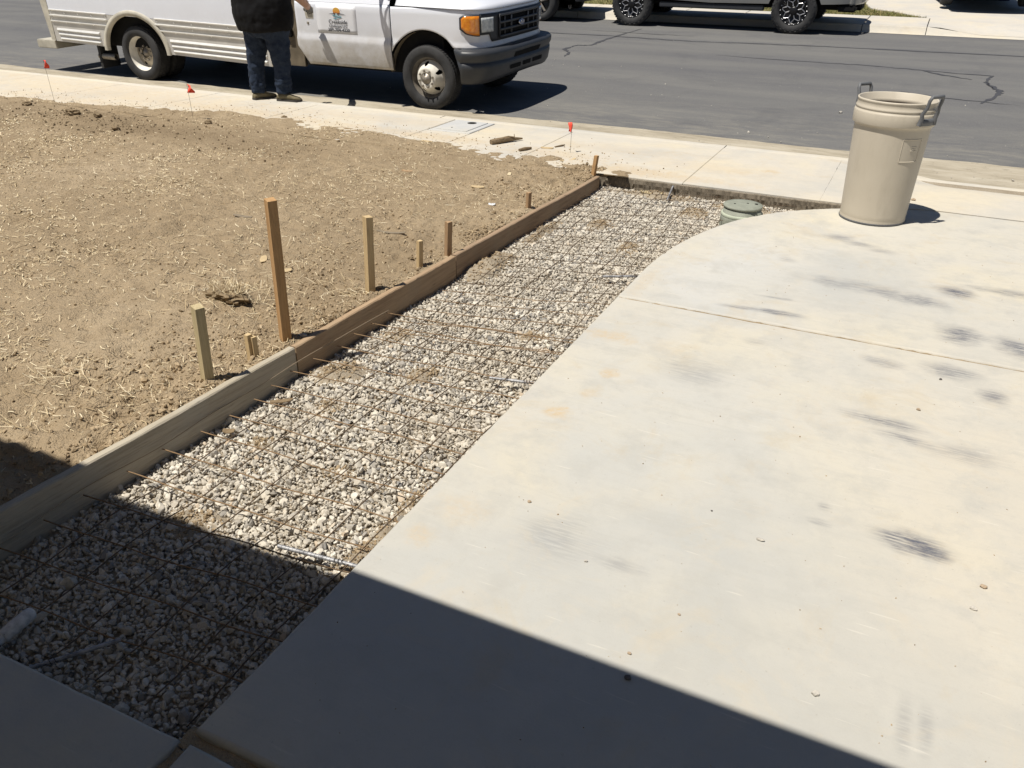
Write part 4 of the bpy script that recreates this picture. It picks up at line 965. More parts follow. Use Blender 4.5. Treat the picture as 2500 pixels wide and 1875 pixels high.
lump(-6.75, 6.62, .045, 'dark soil clod at the foot of the drooping flag', 25)
lump(-6.35, 7.35, .035, 'soil clod stranded on the sidewalk behind the person', 26)
lump(-7.35, 5.95, .05, 'dark soil clod midway between the two left flags', 27)
lump(-2.63, 2.30, .022, 'clod of soil at the foot of the leaning greenish stake', 28, 'clod_soil')
lump(-2.60, 4.0, .024, 'dark soil clod behind the short thin stake', 29)
lump(-2.46, 2.80, .018, 'pale pebble at the foot of the tall stake', 30, 'stone_pale', 'pebble', 'pebble')
# pebbles on the driveway
def pebble(x, y, r_, mat, label, seed, sq=(1.2, .9, .7)):
    r_ *= .8
    rng = np.random.default_rng(seed); v = rock_shapes(1, ICO2, rng, 9)[0] * np.array(sq) * r_ + np.array([x, y, r_ * .5 + (ROAD(y) if y > 9.3 else 0)])
    mesh_obj('pebble', v.tolist(), [tuple(map(int, q)) for q in ICO2[1]], mat, None, label=label, cat='pebble', group='pebbles on the driveway')
pebble(-.172, 2.294, .013, 'stone_pale', 'elongated grey pebble in the middle of the sunlit slab', 1, (1.5, .6, .5))
pebble(.495, 2.374, .012, 'stone_tan', 'round pebble at the right edge, the upper of two', 2)
pebble(.467, 2.256, .011, 'stone_pale', 'white pebble at the right edge, the lower of two', 3)
pebble(.083, 1.716, .012, 'stone_pale', 'white pebble just beyond the house shadow', 4)
pebble(-.381, 1.545, .0125, 'stone_dark', 'dark pebble inside the house shadow', 5)
pebble(-.322, 1.84, .006, 'stone_tan', 'tiny brown pebble between slab centre and shadow', 6)
pebble(-.655, 1.937, .008, 'stone_pale', 'small pale pebble nearest the trench on the sunlit slab', 7)
pebble(-.355, 2.382, .005, 'stone_dark', 'tiny dark pebble left of the elongated one', 8)
pebble(-.951, 2.143, .009, 'stone_tan', 'tan pebble close to the straight slab edge', 9)
pebble(-.405, 1.63, .007, 'stone_tan', 'small pebble right on the shadow line', 10)
pebble(.35, 3.83, .009, 'stone_dark', 'small dark pebble near the tyre scuffs beyond the middle', 11)
pebble(.27, 3.48, .011, 'stone_tan', 'brown pebble among the scuffs at right', 12)
pebble(.10, 7.02, .02, 'stone_tan', 'brown stone on the sidewalk right of the trash can', 13)
pebble(-.88, 11.18, .03, 'stone_pale', 'pale stone lying on the road left of the trash can', 14)
# loose fine grit on the slab
n = 420; x = RNG.uniform(-1.25, 1.4, n); y = 1.0 + RNG.random(n) * 5.3; k = x > np.interp(y, [p[0] for p in SEs], [p[1] for p in SEs]) + .04; x, y = x[k], y[k]; s = .0012 + .0022 * RNG.random(len(x)) ** 2
V, F = scatter(SH1, ICO1[1], np.stack([x, y, s * .4], 1), s, RNG, (1, .85, .6))
np_obj('slab_grit', V, F, 'clod_soil', kind='stuff', label='fine grit scattered on the driveway slab', cat='grit')
# ================================================================== THE VAN
VZ = -.14                                           # road level at its near wheels
van = thing('box_van', (-8.0, 9.30, VZ), 'white box van with riveted aluminium skirt parked along the curb', 'van')
HW, YC = 1.0, 10.2                                  # cab half width and centre line
XB, NL, NP = -5.30, .485, 4.0                       # where the nose starts to round, its length, superellipse power
def nose(phi, grow=0.0):
    c, s = math.cos(phi), math.sin(phi)
    return XB + (NL + grow) * abs(s) ** (2 / NP), YC - (HW + grow) * math.copysign(abs(c) ** (2 / NP), c)
def yprof(z):                                       # how far the side tucks in at height z
    return float(np.interp(z, [.25, .30, .42, .58, .632, .65, .70, .98, 1.045, 1.10], [.055, .03, .012, .0, .0, .018, .022, .020, .032, .06]))
def arch(x, cx, r, zc): return zc + math.sqrt(max(r * r - (x - cx) ** 2, 0))
def loft(cols, rows=16):
    """cols: list of (x, y, zlo, zhi, inward unit vector)"""
    return [[(x + n[0] * yprof(z), y + n[1] * yprof(z), z) for z in np.linspace(a, b, rows)] for x, y, a, b, n in cols]
def solid(o, t): m = o.modifiers.new('thick', 'SOLIDIFY'); m.thickness = t; m.offset = 0; return o
FCX, FR = -5.615, .545
def fz(x): return max(.275 if x < FCX else .60, arch(x, FCX, FR, .25) if abs(x - FCX) < FR else 0)
cols = []
for x in np.concatenate([np.linspace(-6.085, -6.07, 2), np.linspace(-6.06, XB, 34)]): cols.append((x, YC - HW, fz(x), 1.035, (0, 1)))
for ph in np.linspace(.03, math.pi - .03, 70):
    x, y = nose(ph); lo = fz(x) if abs(y - YC) > .9 else .60; g = abs(y - YC) / HW
    nx_, ny_ = -(abs(math.sin(ph)) ** 1), math.cos(ph); cols.append((x, y, max(lo, .60) if x > -5.22 else lo, 1.035 - .012 * (1 - g ** 4), (nx_, ny_)))
for x in np.concatenate([np.linspace(XB, -6.06, 34), [-6.085]]): cols.append((x, YC + HW, fz(x), 1.035, (0, -1)))
solid(MB().grid(loft(cols)).build('front_panel', 'van_white', van), .006)
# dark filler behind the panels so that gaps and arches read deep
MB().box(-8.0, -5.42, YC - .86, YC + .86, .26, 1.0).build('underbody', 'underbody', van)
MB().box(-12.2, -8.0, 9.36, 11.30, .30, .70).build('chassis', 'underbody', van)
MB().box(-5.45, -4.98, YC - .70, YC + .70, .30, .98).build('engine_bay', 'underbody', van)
# hood
P = []
for w_ in np.linspace(0, 1, 16):
    row = []
    for ph in np.linspace(.02, math.pi - .02, 41):
        xf, y = nose(ph, -.004); t_ = (y - YC) / HW; xb_ = -6.02; x = xf + (xb_ - xf) * w_
        zm = 1.03 + .055 * min(1, w_ * 9) + .24 * w_; z = 1.042 + (zm - 1.042) * (1 - abs(t_) ** 5); row.append((x, YC + (y - YC) * (1 - .03 * w_), z))
    P.append(row)
solid(MB().grid(P).build('hood', 'van_white', van), .006)
# doors (near one carries the sign), windscreen, roof
def door(side):
    y0 = YC - HW if side < 0 else YC + HW; n = (0, 1) if side < 0 else (0, -1); cs = []
    for x in np.linspace(-7.545, -6.098, 40):
        lo = .30 + max(0, (-7.40 - x)) * 1.5; cs.append((x, y0, lo, 1.046, n))
    d_ = solid(MB().grid(loft(cs, 22)).build('door', 'van_white', van), .012)
    up = MB(); s_ = -side
    yy0, yy1 = y0 + s_ * .06, y0 + s_ * .20
    def bar(a, b, w_=.035): up.tube([(a[0], a[1], a[2]), (b[0], b[1], b[2])], w_, 8)
    q = [(-7.53, yy0, 1.05), (-7.53, yy1, 1.93), (-6.72, yy1, 1.93), (-6.12, yy0, 1.16)]
    for a, b in zip(q, q[1:]): bar(a, b)
    up.grid([[(-7.545, y0 + s_ * .03, 1.05), (-6.1, y0 + s_ * .03, 1.05)], [(-7.545, yy0, 1.12), (-6.1, yy0, 1.12)]])
    up.build('window_frame', 'van_white', d_)
    MB().add([q[0], q[1], q[2], q[3]], [(0, 1, 2, 3)]).build('side_window', 'glass', d_)
    return d_
near_door = door(-1); door(1)
MB().grid([[(-6.00, YC + HW * t_, 1.30 - .10 * t_ ** 4) for t_ in np.linspace(-.93, .93, 9)], [(-6.72, YC + HW * t_, 1.95) for t_ in np.linspace(-.80, .80, 9)]]).build('windscreen', 'glass', van)
MB().grid([[(-6.70, YC + HW * t_, 1.96 - .05 * t_ ** 4) for t_ in np.linspace(-.82, .82, 9)], [(-8.0, YC + HW * t_, 2.04 - .06 * t_ ** 4) for t_ in np.linspace(-.82, .82, 9)]]).build('cab_roof', 'van_white', van)
MB().box(-7.98, -7.56, 9.315, 9.36, .24, 2.0).build('door_jamb', 'jamb_tan', van)
MB().box(-7.80, -7.70, 9.27, 9.314, .60, .72, .01).build('jamb_latch', 'underbody', van)
# handle recess, key lock
MB().prism([(-7.395, .985), (-7.245, .985), (-7.262, .855), (-7.378, .855)], 9.2115, 9.221, 'XZ').build('handle_recess', 'dusty_trim', near_door)
MB().box(-7.36, -7.275, 9.190, 9.2112, .925, .955, .006).build('handle', 'black_plastic', near_door)
MB().lathe([(.001, -.004), (.016, -.003), (.018, .006)], (-7.355, 9.2125, .80), 'Y', 16).build('lock', 'lug_steel', near_door)
# mirror on long arms
mr_ = MB(); mr_.tube([(-6.22, 9.25, 1.30), (-6.40, 8.96, 1.62), (-6.40, 8.80, 1.70)], .016, 8); mr_.tube([(-6.36, 9.27, 1.62), (-6.42, 8.90, 1.86), (-6.42, 8.80, 1.88)], .014, 8); mr_.tube([(-6.08, 9.22, 1.16), (-6.42, 8.88, 1.95)], .010, 8)
mo = mr_.build('mirror_arm', 'black_plastic', van); MB().box(-6.47, -6.39, 8.66, 8.86, 1.66, 2.06, .03).build('mirror_head', 'black_plastic', mo)
# lamps and grille, wrapped round the nose
def wrap(ph0, ph1, z0, z1, out, rows=6, n=14, zfun=None):
    g = []
    for ph in np.linspace(ph0, ph1, n):
        x, y = nose(ph, out - .018); a, b = (z0, z1) if zfun is None else zfun((ph - ph0) / (ph1 - ph0))
        g.append([(x, y, z) for z in np.linspace(a, b, rows)])
    return g
def phi_at_y(off, sgn=1):                            # phi where |y - centre| = off
    c_ = (off / (HW - .01)) ** (NP / 2); return math.acos(c_) if sgn > 0 else math.pi - math.acos(c_)
for sg in (1, -1):
    q = phi_at_y(.862, sg); side0 = phi_at_y(.985, sg)
    def cz(t_): return (.757 + .05 * (1 - t_) ** 2 + .12 * max(0, .25 - t_), .968 - .05 * max(0, .15 - t_) * 4)
    hz = MB().grid(wrap(side0, q, .75, .97, .010, zfun=lambda t_: (cz(t_)[0] - .014, cz(t_)[1] + .012))).build('lamp_bezel', 'grille_plastic', van); solid(hz, .012)
    s0 = side0 + (q - side0) * .07; s1 = side0 + (q - side0) * .95
    solid(MB().grid(wrap(s0, s1, .75, .97, .024, zfun=cz)).build('turn_lamp', 'amber_lens', van), .01)
    a, b = phi_at_y(.845, sg), phi_at_y(.655, sg)
    solid(MB().grid(wrap(a, b, .785, .945, .024)).build('headlight', 'headlamp_lens', van), .012)
def gz(t_):
    o = abs(t_ - .5) * 2; d_ = float(sstep(.66, .56, np.array(o))); return (.755 - .085 * d_, .985)
solid(MB().grid(wrap(phi_at_y(.86), phi_at_y(.86, -1), .75, .98, .010, 8, 60, gz)).build('grille_surround', 'grille_plastic', van), .012)
gr0, gr1 = phi_at_y(.53), phi_at_y(.53, -1)
grl = solid(MB().grid(wrap(gr0, gr1, .712, .952, .0165, 3, 30)).build('grille', 'underbody', van), .004)
for z in (.713, .79, .87, .951): solid(MB().grid(wrap(gr0, gr1, z - .013, z + .013, .034, 2, 30)).build('grille_bar', 'black_plastic', grl), .022)
for k in range(6):
    ph = gr0 + (gr1 - gr0) * k / 5; solid(MB().grid(wrap(ph - .008, ph + .008, .712, .952, .030, 2, 3)).build('grille_bar', 'grille_plastic', grl), .02)
bx_, by_ = nose(math.pi / 2, .055); bdg = MB().lathe([(.001, .012), (.040, .010), (.046, .002), (.046, -.01)], (0, 0, 0), 'X', 32)
bdg.v = [(bx_ + a - .012, by_ + b * 1.55, .83 + c_ * .82) for a, b, c_ in bdg.v]; bo = bdg.build('badge', 'chrome', van)
bd2 = MB().lathe([(.001, .0128), (.039, .0112)], (0, 0, 0), 'X', 32); bd2.v = [(bx_ + a - .011, by_ + b * 1.55, .83 + c_ * .82) for a, b, c_ in bd2.v]; bd2.build('badge_field', 'badge_blue', bo)
text_mesh('badge_lettering', 'Ford', 'chrome', bo, .046, (bx_ + .0035, by_, .817), (0, 1, 0), (0, 0, 1), extrude=.001)
# bumper
def bprof(z): return float(np.interp(z, [.215, .235, .30, .40, .455, .46, .52, .57, .595, .605], [.015, .045, .075, .088, .090, .078, .105, .108, .085, .03]))
g = []
for x in np.linspace(-5.19, XB + .12, 4): g.append([(x + (.6 - z) * .30, YC - HW + .012 - bprof(z) * .35, z) for z in (.215, .235, .30, .38, .40, .455, .46, .49, .52, .55, .57, .585, .595, .605)])
for ph in np.linspace(.16, math.pi - .16, 60):
    g.append([(*nose(ph, bprof(z) + .028 - .05 * max(0, .40 - z) ), z + (.035 * math.sin(ph) ** 6 if z < .3 else 0)) for z in (.215, .235, .30, .38, .40, .455, .46, .49, .52, .55, .57, .585, .595, .605)])
for x in np.linspace(XB + .12, -5.19, 4): g.append([(x + (.6 - z) * .30, YC + HW - .012 + bprof(z) * .35, z) for z in (.215, .235, .30, .38, .40, .455, .46, .49, .52, .55, .57, .585, .595, .605)])
bmp = solid(MB().grid(g).build('front_bumper', 'black_plastic', van), .01)
tp = []
for ph in np.linspace(.16, math.pi - .16, 40): a, b = nose(ph, bprof(.605) + .03); c_, d_ = nose(ph, -.06); tp.append([(a, b, .604), ((a + c_) / 2, (b + d_) / 2, .612), (c_, d_, .606)])
MB().grid(tp).build('bumper_top', 'black_plastic', bmp)
for (y0, y1, z0, z1, ph_) in ((-.33, .33, .465, .525, 0), (-.42, -.16, .335, .385, 0), (-.10, .10, .335, .385, 0), (.16, .42, .335, .385, 0)):
    a, b = phi_at_y(abs(y0), 1 if y0 < 0 else -1), phi_at_y(abs(y1), 1 if y1 < 0 else -1)
    MB().grid([[(*nose(ph, bprof(z) + .037), z) for z in np.linspace(z0, z1, 4)] for ph in np.linspace(a, b, 12)]).build('bumper_slot', 'underbody', bmp)
# wheels
def tyre_prof(r, w, n=None): return [(r * .64, -w * .40), (r * .66, -w * .47), (r * .80, -w * .52), (r * .93, -w * .49), (r * .985, -w * .42), (r, -w * .36), (r, w * .36), (r * .985, w * .42), (r * .93, w * .49), (r * .80, w * .52), (r * .66, w * .47), (r * .64, w * .40)]
def tyre(parent, c, r, w, blocks=64):
    t_ = MB().lathe(tyre_prof(r, w), c, 'Y', 64).build('tyre', 'tyre_rubber', parent)
    b_ = MB()
    for k in range(blocks):
        a = 2 * math.pi * k / blocks; ca, sa = math.cos(a), math.sin(a)
        for q, (u0_, u1_) in enumerate(((-.40, -.24), (-.19, -.02), (.02, .19), (.24, .40))):
            da = (.32 if q in (0, 3) else .36) * 2 * math.pi / blocks; vs = []
            for rr_ in (r * .99, r * 1.012):
                for aa in (a - da + .02 * q, a + da + .02 * q):
                    for u_ in (u0_, u1_): vs.append((c[0] + rr_ * math.cos(aa), c[1] + w * u_, c[2] + rr_ * math.sin(aa)))
            b_.add(vs, [(0, 1, 3, 2), (4, 6, 7, 5), (0, 4, 5, 1), (2, 3, 7, 6), (0, 2, 6, 4), (1, 5, 7, 3)])
    b_.build('tread', 'tyre_rubber', parent)['kind'] = 'stuff'
    return t_
def disc(parent, name, mat, c, prof, holes, n=120, sub=5, **k):
    """polar sheet with oval hand holes cut out; prof (r, h) from rim inwards; holes (count, r, half r, half angle)"""
    pr = []
    for (a, b) in zip(prof[:-1], prof[1:]):
        for q in range(sub): pr.append((a[0] + (b[0] - a[0]) * q / sub, a[1] + (b[1] - a[1]) * q / sub))
    pr.append(prof[-1]); m = MB(); vs = [(c[0] + r * math.cos(2 * math.pi * j / n), c[1] + h, c[2] + r * math.sin(2 * math.pi * j / n)) for r, h in pr for j in range(n)]; fs = []
    for i in range(len(pr) - 1):
        for j in range(n):
            rm = (pr[i][0] + pr[i + 1][0]) / 2; am = 2 * math.pi * (j + .5) / n; cut = False
            if holes:
                cnt, hr, hh, ha = holes; d_ = (am - .45) % (2 * math.pi / cnt); d_ = min(d_, 2 * math.pi / cnt - d_); cut = ((rm - hr) / hh) ** 2 + (d_ / ha) ** 2 < 1
            if not cut: fs.append((i * n + j, i * n + (j + 1) % n, (i + 1) * n + (j + 1) % n, (i + 1) * n + j))
    return m.add(vs, fs, True).build(name, mat, parent, **k)
def steel_wheel(c, r, w, front):
    yo = -w * .5
    if front: prof = [(.205, yo + .085), (.172, yo + .045), (.150, yo + .004), (.128, yo - .03), (.118, yo - .036), (.072, yo - .036), (.066, yo - .02)]
    else: prof = [(.205, yo + .14), (.190, yo + .155), (.165, yo + .15), (.128, yo + .125), (.118, yo + .118), (.072, yo + .118), (.066, yo + .10)]
    w0 = disc(van, 'wheel', 'steel_wheel' if front else 'steel_wheel_dusty', c, prof, (5, .168 if front else .165, .026, .16))
    MB().lathe([(.258, yo + .006), (.262, yo + .016), (.236, yo + .03), (.214, yo + .088 if front else yo + .12), (.200, yo + .092 if front else yo + .15)], c, 'Y', 48).build('rim', 'rim_dusty' if front else 'steel_wheel', w0)
    tyre(w0, c, r, w); hy = yo - (.036 if front else -.118)
    for k in range(8):
        a = 2 * math.pi * (k + .3) / 8; MB().lathe([(.001, -.026), (.010, -.025), (.0155, -.006), (.0155, .002)], (c[0] + .097 * math.cos(a), c[1] + hy, c[2] + .097 * math.sin(a)), 'Y', 8, False).build('lug_nut', 'lug_steel', w0)
    MB().lathe([(.001, -.034), (.030, -.034), (.034, -.018), (.062, -.012), (.066, .01)], (c[0], c[1] + hy + .008, c[2]), 'Y', 28).build('hub', 'lug_steel', w0)
    MB().lathe([(.24, yo + .16), (.001, yo + .16)], c, 'Y', 24).build('brake_drum', 'underbody', w0)
steel_wheel((-5.605, 9.345, .238), .378, .235, True); steel_wheel((-10.545, 9.36, .232), .372, .235, False)
for cx, cy in ((-5.605, 11.055), (-10.545, 11.12)):
    w0 = disc(van, 'wheel', 'steel_wheel_dusty', (cx, cy, .236), [(.25, .08), (.2, .02), (.07, .02)], None); tyre(w0, (cx, cy, .236), .375, .235, 48)
w0 = disc(van, 'wheel', 'steel_wheel_dusty', (-10.545, 9.66, .232), [(.25, .08), (.2, .02), (.07, .02)], None); tyre(w0, (-10.545, 9.66, .232), .372, .235, 40)
MB().grid([[(FCX + (FR - .012) * math.cos(a), y, .25 + (FR - .012) * math.sin(a)) for y in (9.245, 9.6)] for a in np.linspace(.6, 3.1, 24)]).build('arch_liner', 'jamb_tan', van)
MB().tube([(-6.065, 9.225, .28), (-6.10, 9.225, .62), (-6.13, 9.26, .62)], .004, 6).build('sill_gap', 'underbody', van)
# cargo box
zt = lambda x: .706 + .018 * (-8.65 - x); zb = lambda x: .236 + .026 * (-8.65 - x)
XF, XR, YS, YF = -8.03, -12.30, 9.205, 11.47
bxm = MB(); bxm.add([(XF, YS, zt(XF)), (XR, YS, zt(XR)), (XR, YF, zt(XR)), (XF, YF, zt(XF)), (XF, YS, 2.75), (XR, YS, 2.80), (XR, YF, 2.80), (XF, YF, 2.75)], [(0, 1, 5, 4), (1, 2, 6, 5), (2, 3, 7, 6), (3, 0, 4, 7), (4, 5, 6, 7), (0, 3, 2, 1)])
bxm.build('cargo_box', 'box_white', van)
MB().prism([(XR + .055, zb(XR) + .005), (XR - .03, zb(XR) + .01), (XR - .115, 1.2), (XR - .115, 2.8), (XR + .055, 2.8)], YS - .006, YS + .09, 'XZ').build('corner_post', 'dusty_trim', van)
RCX = -10.525
def rz(x): t_ = (x - RCX) / .60; return .26 + .50 * math.sqrt(max(1 - t_ * t_, 0)) if abs(t_) < 1 else 0
cs = []
for x in np.concatenate([np.linspace(XR + .06, RCX - .601, 12), np.linspace(RCX - .60, RCX + .60, 50), np.linspace(RCX + .601, XF, 20)]):
    lo = max(zb(x), rz(x)); cs.append([(x, YS + .004, z) for z in np.linspace(lo, max(lo + .002, zt(x) - .005), 6)])
solid(MB().grid(cs, False).build('skirt_panel', 'aluminium_skirt', van), .006)
# arch trim
g = [[(RCX + q * .60 * math.cos(a), YS - d_, max(.255, .26 + (.50 + (q - 1) * .6) * math.sin(a))) for q, d_ in ((.985, -.03), (.99, .022), (1.10, .022), (1.11, -.002))] for a in np.linspace(-.01, math.pi + .01, 44)]
MB().grid(g).build('arch_trim', 'dusty_trim', van)
def rail(x0, x1, dz, hgt, out, mat='aluminium_lip', name='rub_rail'):
    a = zt(x0) - dz; b = zt(x1) - dz; m = MB(); m.add([(x0, YS + .003, a), (x1, YS + .003, b), (x1, YS - out, b - .006), (x0, YS - out, a - .006), (x0, YS + .003, a - hgt), (x1, YS + .003, b - hgt), (x1, YS - out * .9, b - hgt), (x0, YS - out * .9, a - hgt)], [(0, 1, 2, 3), (3, 2, 6, 7), (7, 6, 5, 4), (0, 3, 7, 4), (1, 5, 6, 2)]); return m.build(name, mat, van)
secs = [(XR + .065, RCX - .50), (RCX + .46, XF)]
for (x0, x1) in secs:
    rail(x0, x1, -.012, .018, .016); rail(x0, x1, .062, .022, .026); rail(x0, x1, .142, .020, .020)
    n = max(4, int((x1 - x0) / .30))
    for k in range(n + 1):
        x = x0 + .03 + (x1 - x0 - .06) * k / n
        for dz, every, yo in ((.032, 1, 0), (.108, 2, 0), (.165, 1, 0)):
            if k % every == 0: MB().lathe([(.001, -.011), (.008, -.009), (.012, -.001), (.012, .004)], (x, YS + .002, zt(x) - dz), 'Y', 8).build('rivet', 'aluminium_lip', van)
for (x0, x1) in ((XR + .14, RCX - .70), (RCX + .68, XF - .05)):
    for k in range(3):
        f0 = .30 + .22 * k; pts = []
        za = lambda x, f0=f0: zt(x) - .165 - (zt(x) - .165 - zb(x)) * f0
        a, b = x0 + .02 * k, x1 - .01; m = MB()
        m.add([(a, YS + .002, za(a)), (b, YS + .002, za(b)), (b - .02, YS - .022, za(b) - .028), (a + .02, YS - .022, za(a) - .028), (a, YS + .002, za(a) - .045), (b, YS + .002, za(b) - .045)], [(0, 1, 2, 3), (3, 2, 5, 4), (0, 3, 4), (1, 5, 2)]); m.build('skirt_rib', 'aluminium_lip', van)
MB().prism([(XF + .10, .24), (XF - .01, .225), (XF - .01, .72), (XF + .03, .72)], YS - .004, YS + .10, 'XZ').build('fairing', 'van_white', van)
MB().box(-12.74, -12.31, 9.23, 11.4, .205, .325, .01).build('rear_bumper', 'dusty_trim', van)
MB().box(-11.47, -11.42, 9.28, 9.60, -.03, .36).build('mud_flap', 'tyre_rubber', van)
MB().tube([(-11.5, 9.33, .14), (-11.15, 9.33, .14)], .045, 14, caps=False).build('exhaust_pipe', 'lug_steel', van)
# magnetic sign on the door
sx0, sx1, sz0, sz1 = -7.205, -6.594, .692, 1.017
sg_ = MB(); pts = [[(x, 9.2132 + (yprof(z) - .02), z) for z in np.linspace(sz0, sz1, 8)] for x in np.linspace(sx0, sx1, 10)]; sg_.grid(pts); sign = solid(sg_.build('door_sign', 'sign_vinyl', van), .003)
def S2(u, v_): return (sx0 + (sx1 - sx0) * (u + .05), 9.2088, sz0 + (sz1 - sz0) * (1 - v_))
def flat(poly, mat, name, d_=0.0): m = MB(); p = [S2(*q) for q in poly]; m.add([(a, b - d_, c_) for a, b, c_ in p], [tuple(range(len(p)))]); m.build(name, mat, sign)
cu_, cv_ = .47, .20
flat([(cu_ + .088 * math.cos(a), cv_ + .135 * math.sin(a)) for a in np.linspace(0, 2 * math.pi, 28)[:-1]], 'ink_sun', 'sun_emblem')
for k, u in enumerate((.40, .425, .45, .475, .50, .53)): h_ = (.07, .05, .06, .04, .055, .06)[k]; flat([(u - .008, .285), (u, .285 - h_), (u + .008, .285)], 'ink_dark', 'tree_emblem', .0006)
flat([(.26, .315), (.32, .285), (.40, .272), (.47, .28), (.56, .272), (.64, .29), (.71, .33), (.64, .31), (.56, .30), (.47, .315), (.40, .298), (.32, .30)], 'ink_dark', 'hill_emblem', .0008)
flat([(.445, .275), (.48, .275), (.50, .34), (.60, .40), (.48, .445), (.42, .49), (.44, .445), (.53, .40), (.44, .345)], 'ink_pale_teal', 'river_emblem', .0011)
flat([(.50, .34), (.61, .395), (.50, .45), (.44, .475), (.46, .505), (.37, .455), (.48, .425), (.56, .395)], 'ink_teal', 'bank_emblem', .0014)
flat([(.37, .335), (.44, .325), (.43, .355), (.52, .395), (.47, .405), (.37, .36)], 'ink_teal', 'bank_emblem', .0014)
flat([(.575, .145), (.60, .155), (.592, .17)], 'ink_dark', 'bird_emblem', .0008)
W_ = sx1 - sx0
text_mesh('lettering', 'Creekside', 'ink_dark', sign, .075, (sx0 + W_ * .54, 9.2085, sz1 - .325 * .645), (1, 0, 0), (0, 0, 1), width=.283, height=.047)
text_mesh('lettering', 'Landscape LLC', 'ink_dark', sign, .046, (sx0 + W_ * .54, 9.2085, sz1 - .325 * .762), (1, 0, 0), (0, 0, 1), width=.280, height=.026, bold=.0004)
text_mesh('lettering', '209-704-4220', 'ink_dark', sign, .056, (sx0 + W_ * .545, 9.2085, sz1 - .325 * .925), (1, 0, 0), (0, 0, 1), width=.335, height=.038, bold=.0006)
van.rotation_euler = (R(1.72), 0, 0)

# ================================================================== THE PERSON
ps = thing('person', (-7.2, 8.2, 0), 'person in black shirt, blue jeans and gloves reaching for the van door', 'person')
def ringloft(m, rings, n=20):
    """rings: (centre, half x, half y) horizontal or tilted ellipses along a limb"""
    rows = []
    for i, (c, rx, ry) in enumerate(rings):
        c = Vector(c); a = Vector(rings[max(i - 1, 0)][0]); b = Vector(rings[min(i + 1, len(rings) - 1)][0]); d = (b - a).normalized()
        u = Vector((1, 0, 0)) - d * d.x; u = u.normalized() if u.length > .2 else Vector((0, 1, 0)).cross(d).normalized(); w_ = d.cross(u)
        rows.append([tuple(c + u * rx * math.cos(2 * math.pi * k / n) + w_ * ry * math.sin(2 * math.pi * k / n)) for k in range(n)])
    N = len(rows); m.add([q for r_ in rows for q in r_], [(i * n + k, i * n + (k + 1) % n, (i + 1) * n + (k + 1) % n, (i + 1) * n + k) for i in range(N - 1) for k in range(n)], True)
    m.add(rows[0], [tuple(range(n))[::-1]], True); m.add(rows[-1], [tuple(range(n))], True)
def remesh(o, v, smooth=6, folds=None, ftex=.05):
    r_ = o.modifiers.new('remesh', 'REMESH'); r_.mode = 'VOXEL'; r_.voxel_size = v; r_.use_smooth_shade = True
    s_ = o.modifiers.new('smooth', 'SMOOTH'); s_.factor = .5; s_.iterations = smooth
    if folds:
        tx = bpy.data.textures.new('folds', 'CLOUDS'); tx.noise_scale = ftex; tx.noise_depth = 2
        d_ = o.modifiers.new('folds', 'DISPLACE'); d_.texture = tx; d_.strength = folds; d_.mid_level = .5; d_.texture_coords = 'LOCAL'
    return o
PX = -7.20
body = MB()
ringloft(body, [((PX, 8.20, .80), .24, .17), ((PX, 8.19, 1.0), .27, .20), ((PX + .01, 8.18, 1.25), .27, .19), ((PX + .02, 8.19, 1.42), .23, .13), ((PX + .02, 8.20, 1.48), .10, .075), ((PX + .02, 8.21, 1.56), .065, .065)])
ringloft(body, [((PX + .03, 8.22, 1.52), .05, .055), ((PX + .03, 8.23, 1.56), .066, .085), ((PX + .03, 8.24, 1.62), .075, .098), ((PX + .03, 8.24, 1.69), .078, .10), ((PX + .03, 8.23, 1.75), .066, .085), ((PX + .03, 8.23, 1.785), .03, .04)])
ringloft(body, [((PX + .03, 8.325, 1.66), .012, .008), ((PX + .03, 8.35, 1.635), .016, .012), ((PX + .03, 8.325, 1.622), .012, .008)], 8)   # nose
for sx in (-1, 1): ringloft(body, [((PX + .03 + sx * .072, 8.225, 1.62), .010, .016), ((PX + .03 + sx * .085, 8.22, 1.65), .012, .024), ((PX + .03 + sx * .078, 8.225, 1.68), .010, .018)], 8)
RA = [((PX + .20, 8.19, 1.41), .075, .075), ((PX + .30, 8.24, 1.30), .066, .066), ((PX + .315, 8.42, 1.17), .055, .055), ((PX + .20, 8.72, 1.06), .048, .048), ((PX + .05, 8.96, 1.00), .035, .038)]
LA = [((PX - .20, 8.19, 1.41), .075, .075), ((PX - .33, 8.20, 1.25), .066, .066), ((PX - .36, 8.28, 1.10), .052, .052), ((PX - .25, 8.45, 1.06), .044, .044), ((PX - .17, 8.53, 1.06), .032, .036)]
ringloft(body, RA, 14); ringloft(body, LA, 14)
LEGS = ([((PX - .13, 8.20, .84), .155, .17), ((PX - .165, 8.19, .62), .135, .145), ((PX - .20, 8.185, .42), .105, .115), ((PX - .205, 8.165, .25), .095, .105), ((PX - .19, 8.15, .07), .085, .10)],
        [((PX + .13, 8.21, .84), .155, .17), ((PX + .15, 8.215, .62), .135, .145), ((PX + .155, 8.23, .42), .105, .115), ((PX + .15, 8.225, .25), .095, .105), ((PX + .16, 8.215, .085), .088, .10)])
for L_ in LEGS: ringloft(body, [(c, rx * .62, ry * .62) for c, rx, ry in L_], 14)
bd = remesh(body.build('body', 'skin', ps), .012, 3)
jn = MB()
for L_ in LEGS: ringloft(jn, [(c, rx * .92, ry) for c, rx, ry in L_], 18)
ringloft(jn, [((PX, 8.19, .98), .31, .205), ((PX, 8.195, .88), .325, .225), ((PX, 8.20, .79), .315, .215), ((PX - .005, 8.20, .72), .285, .18)], 24)
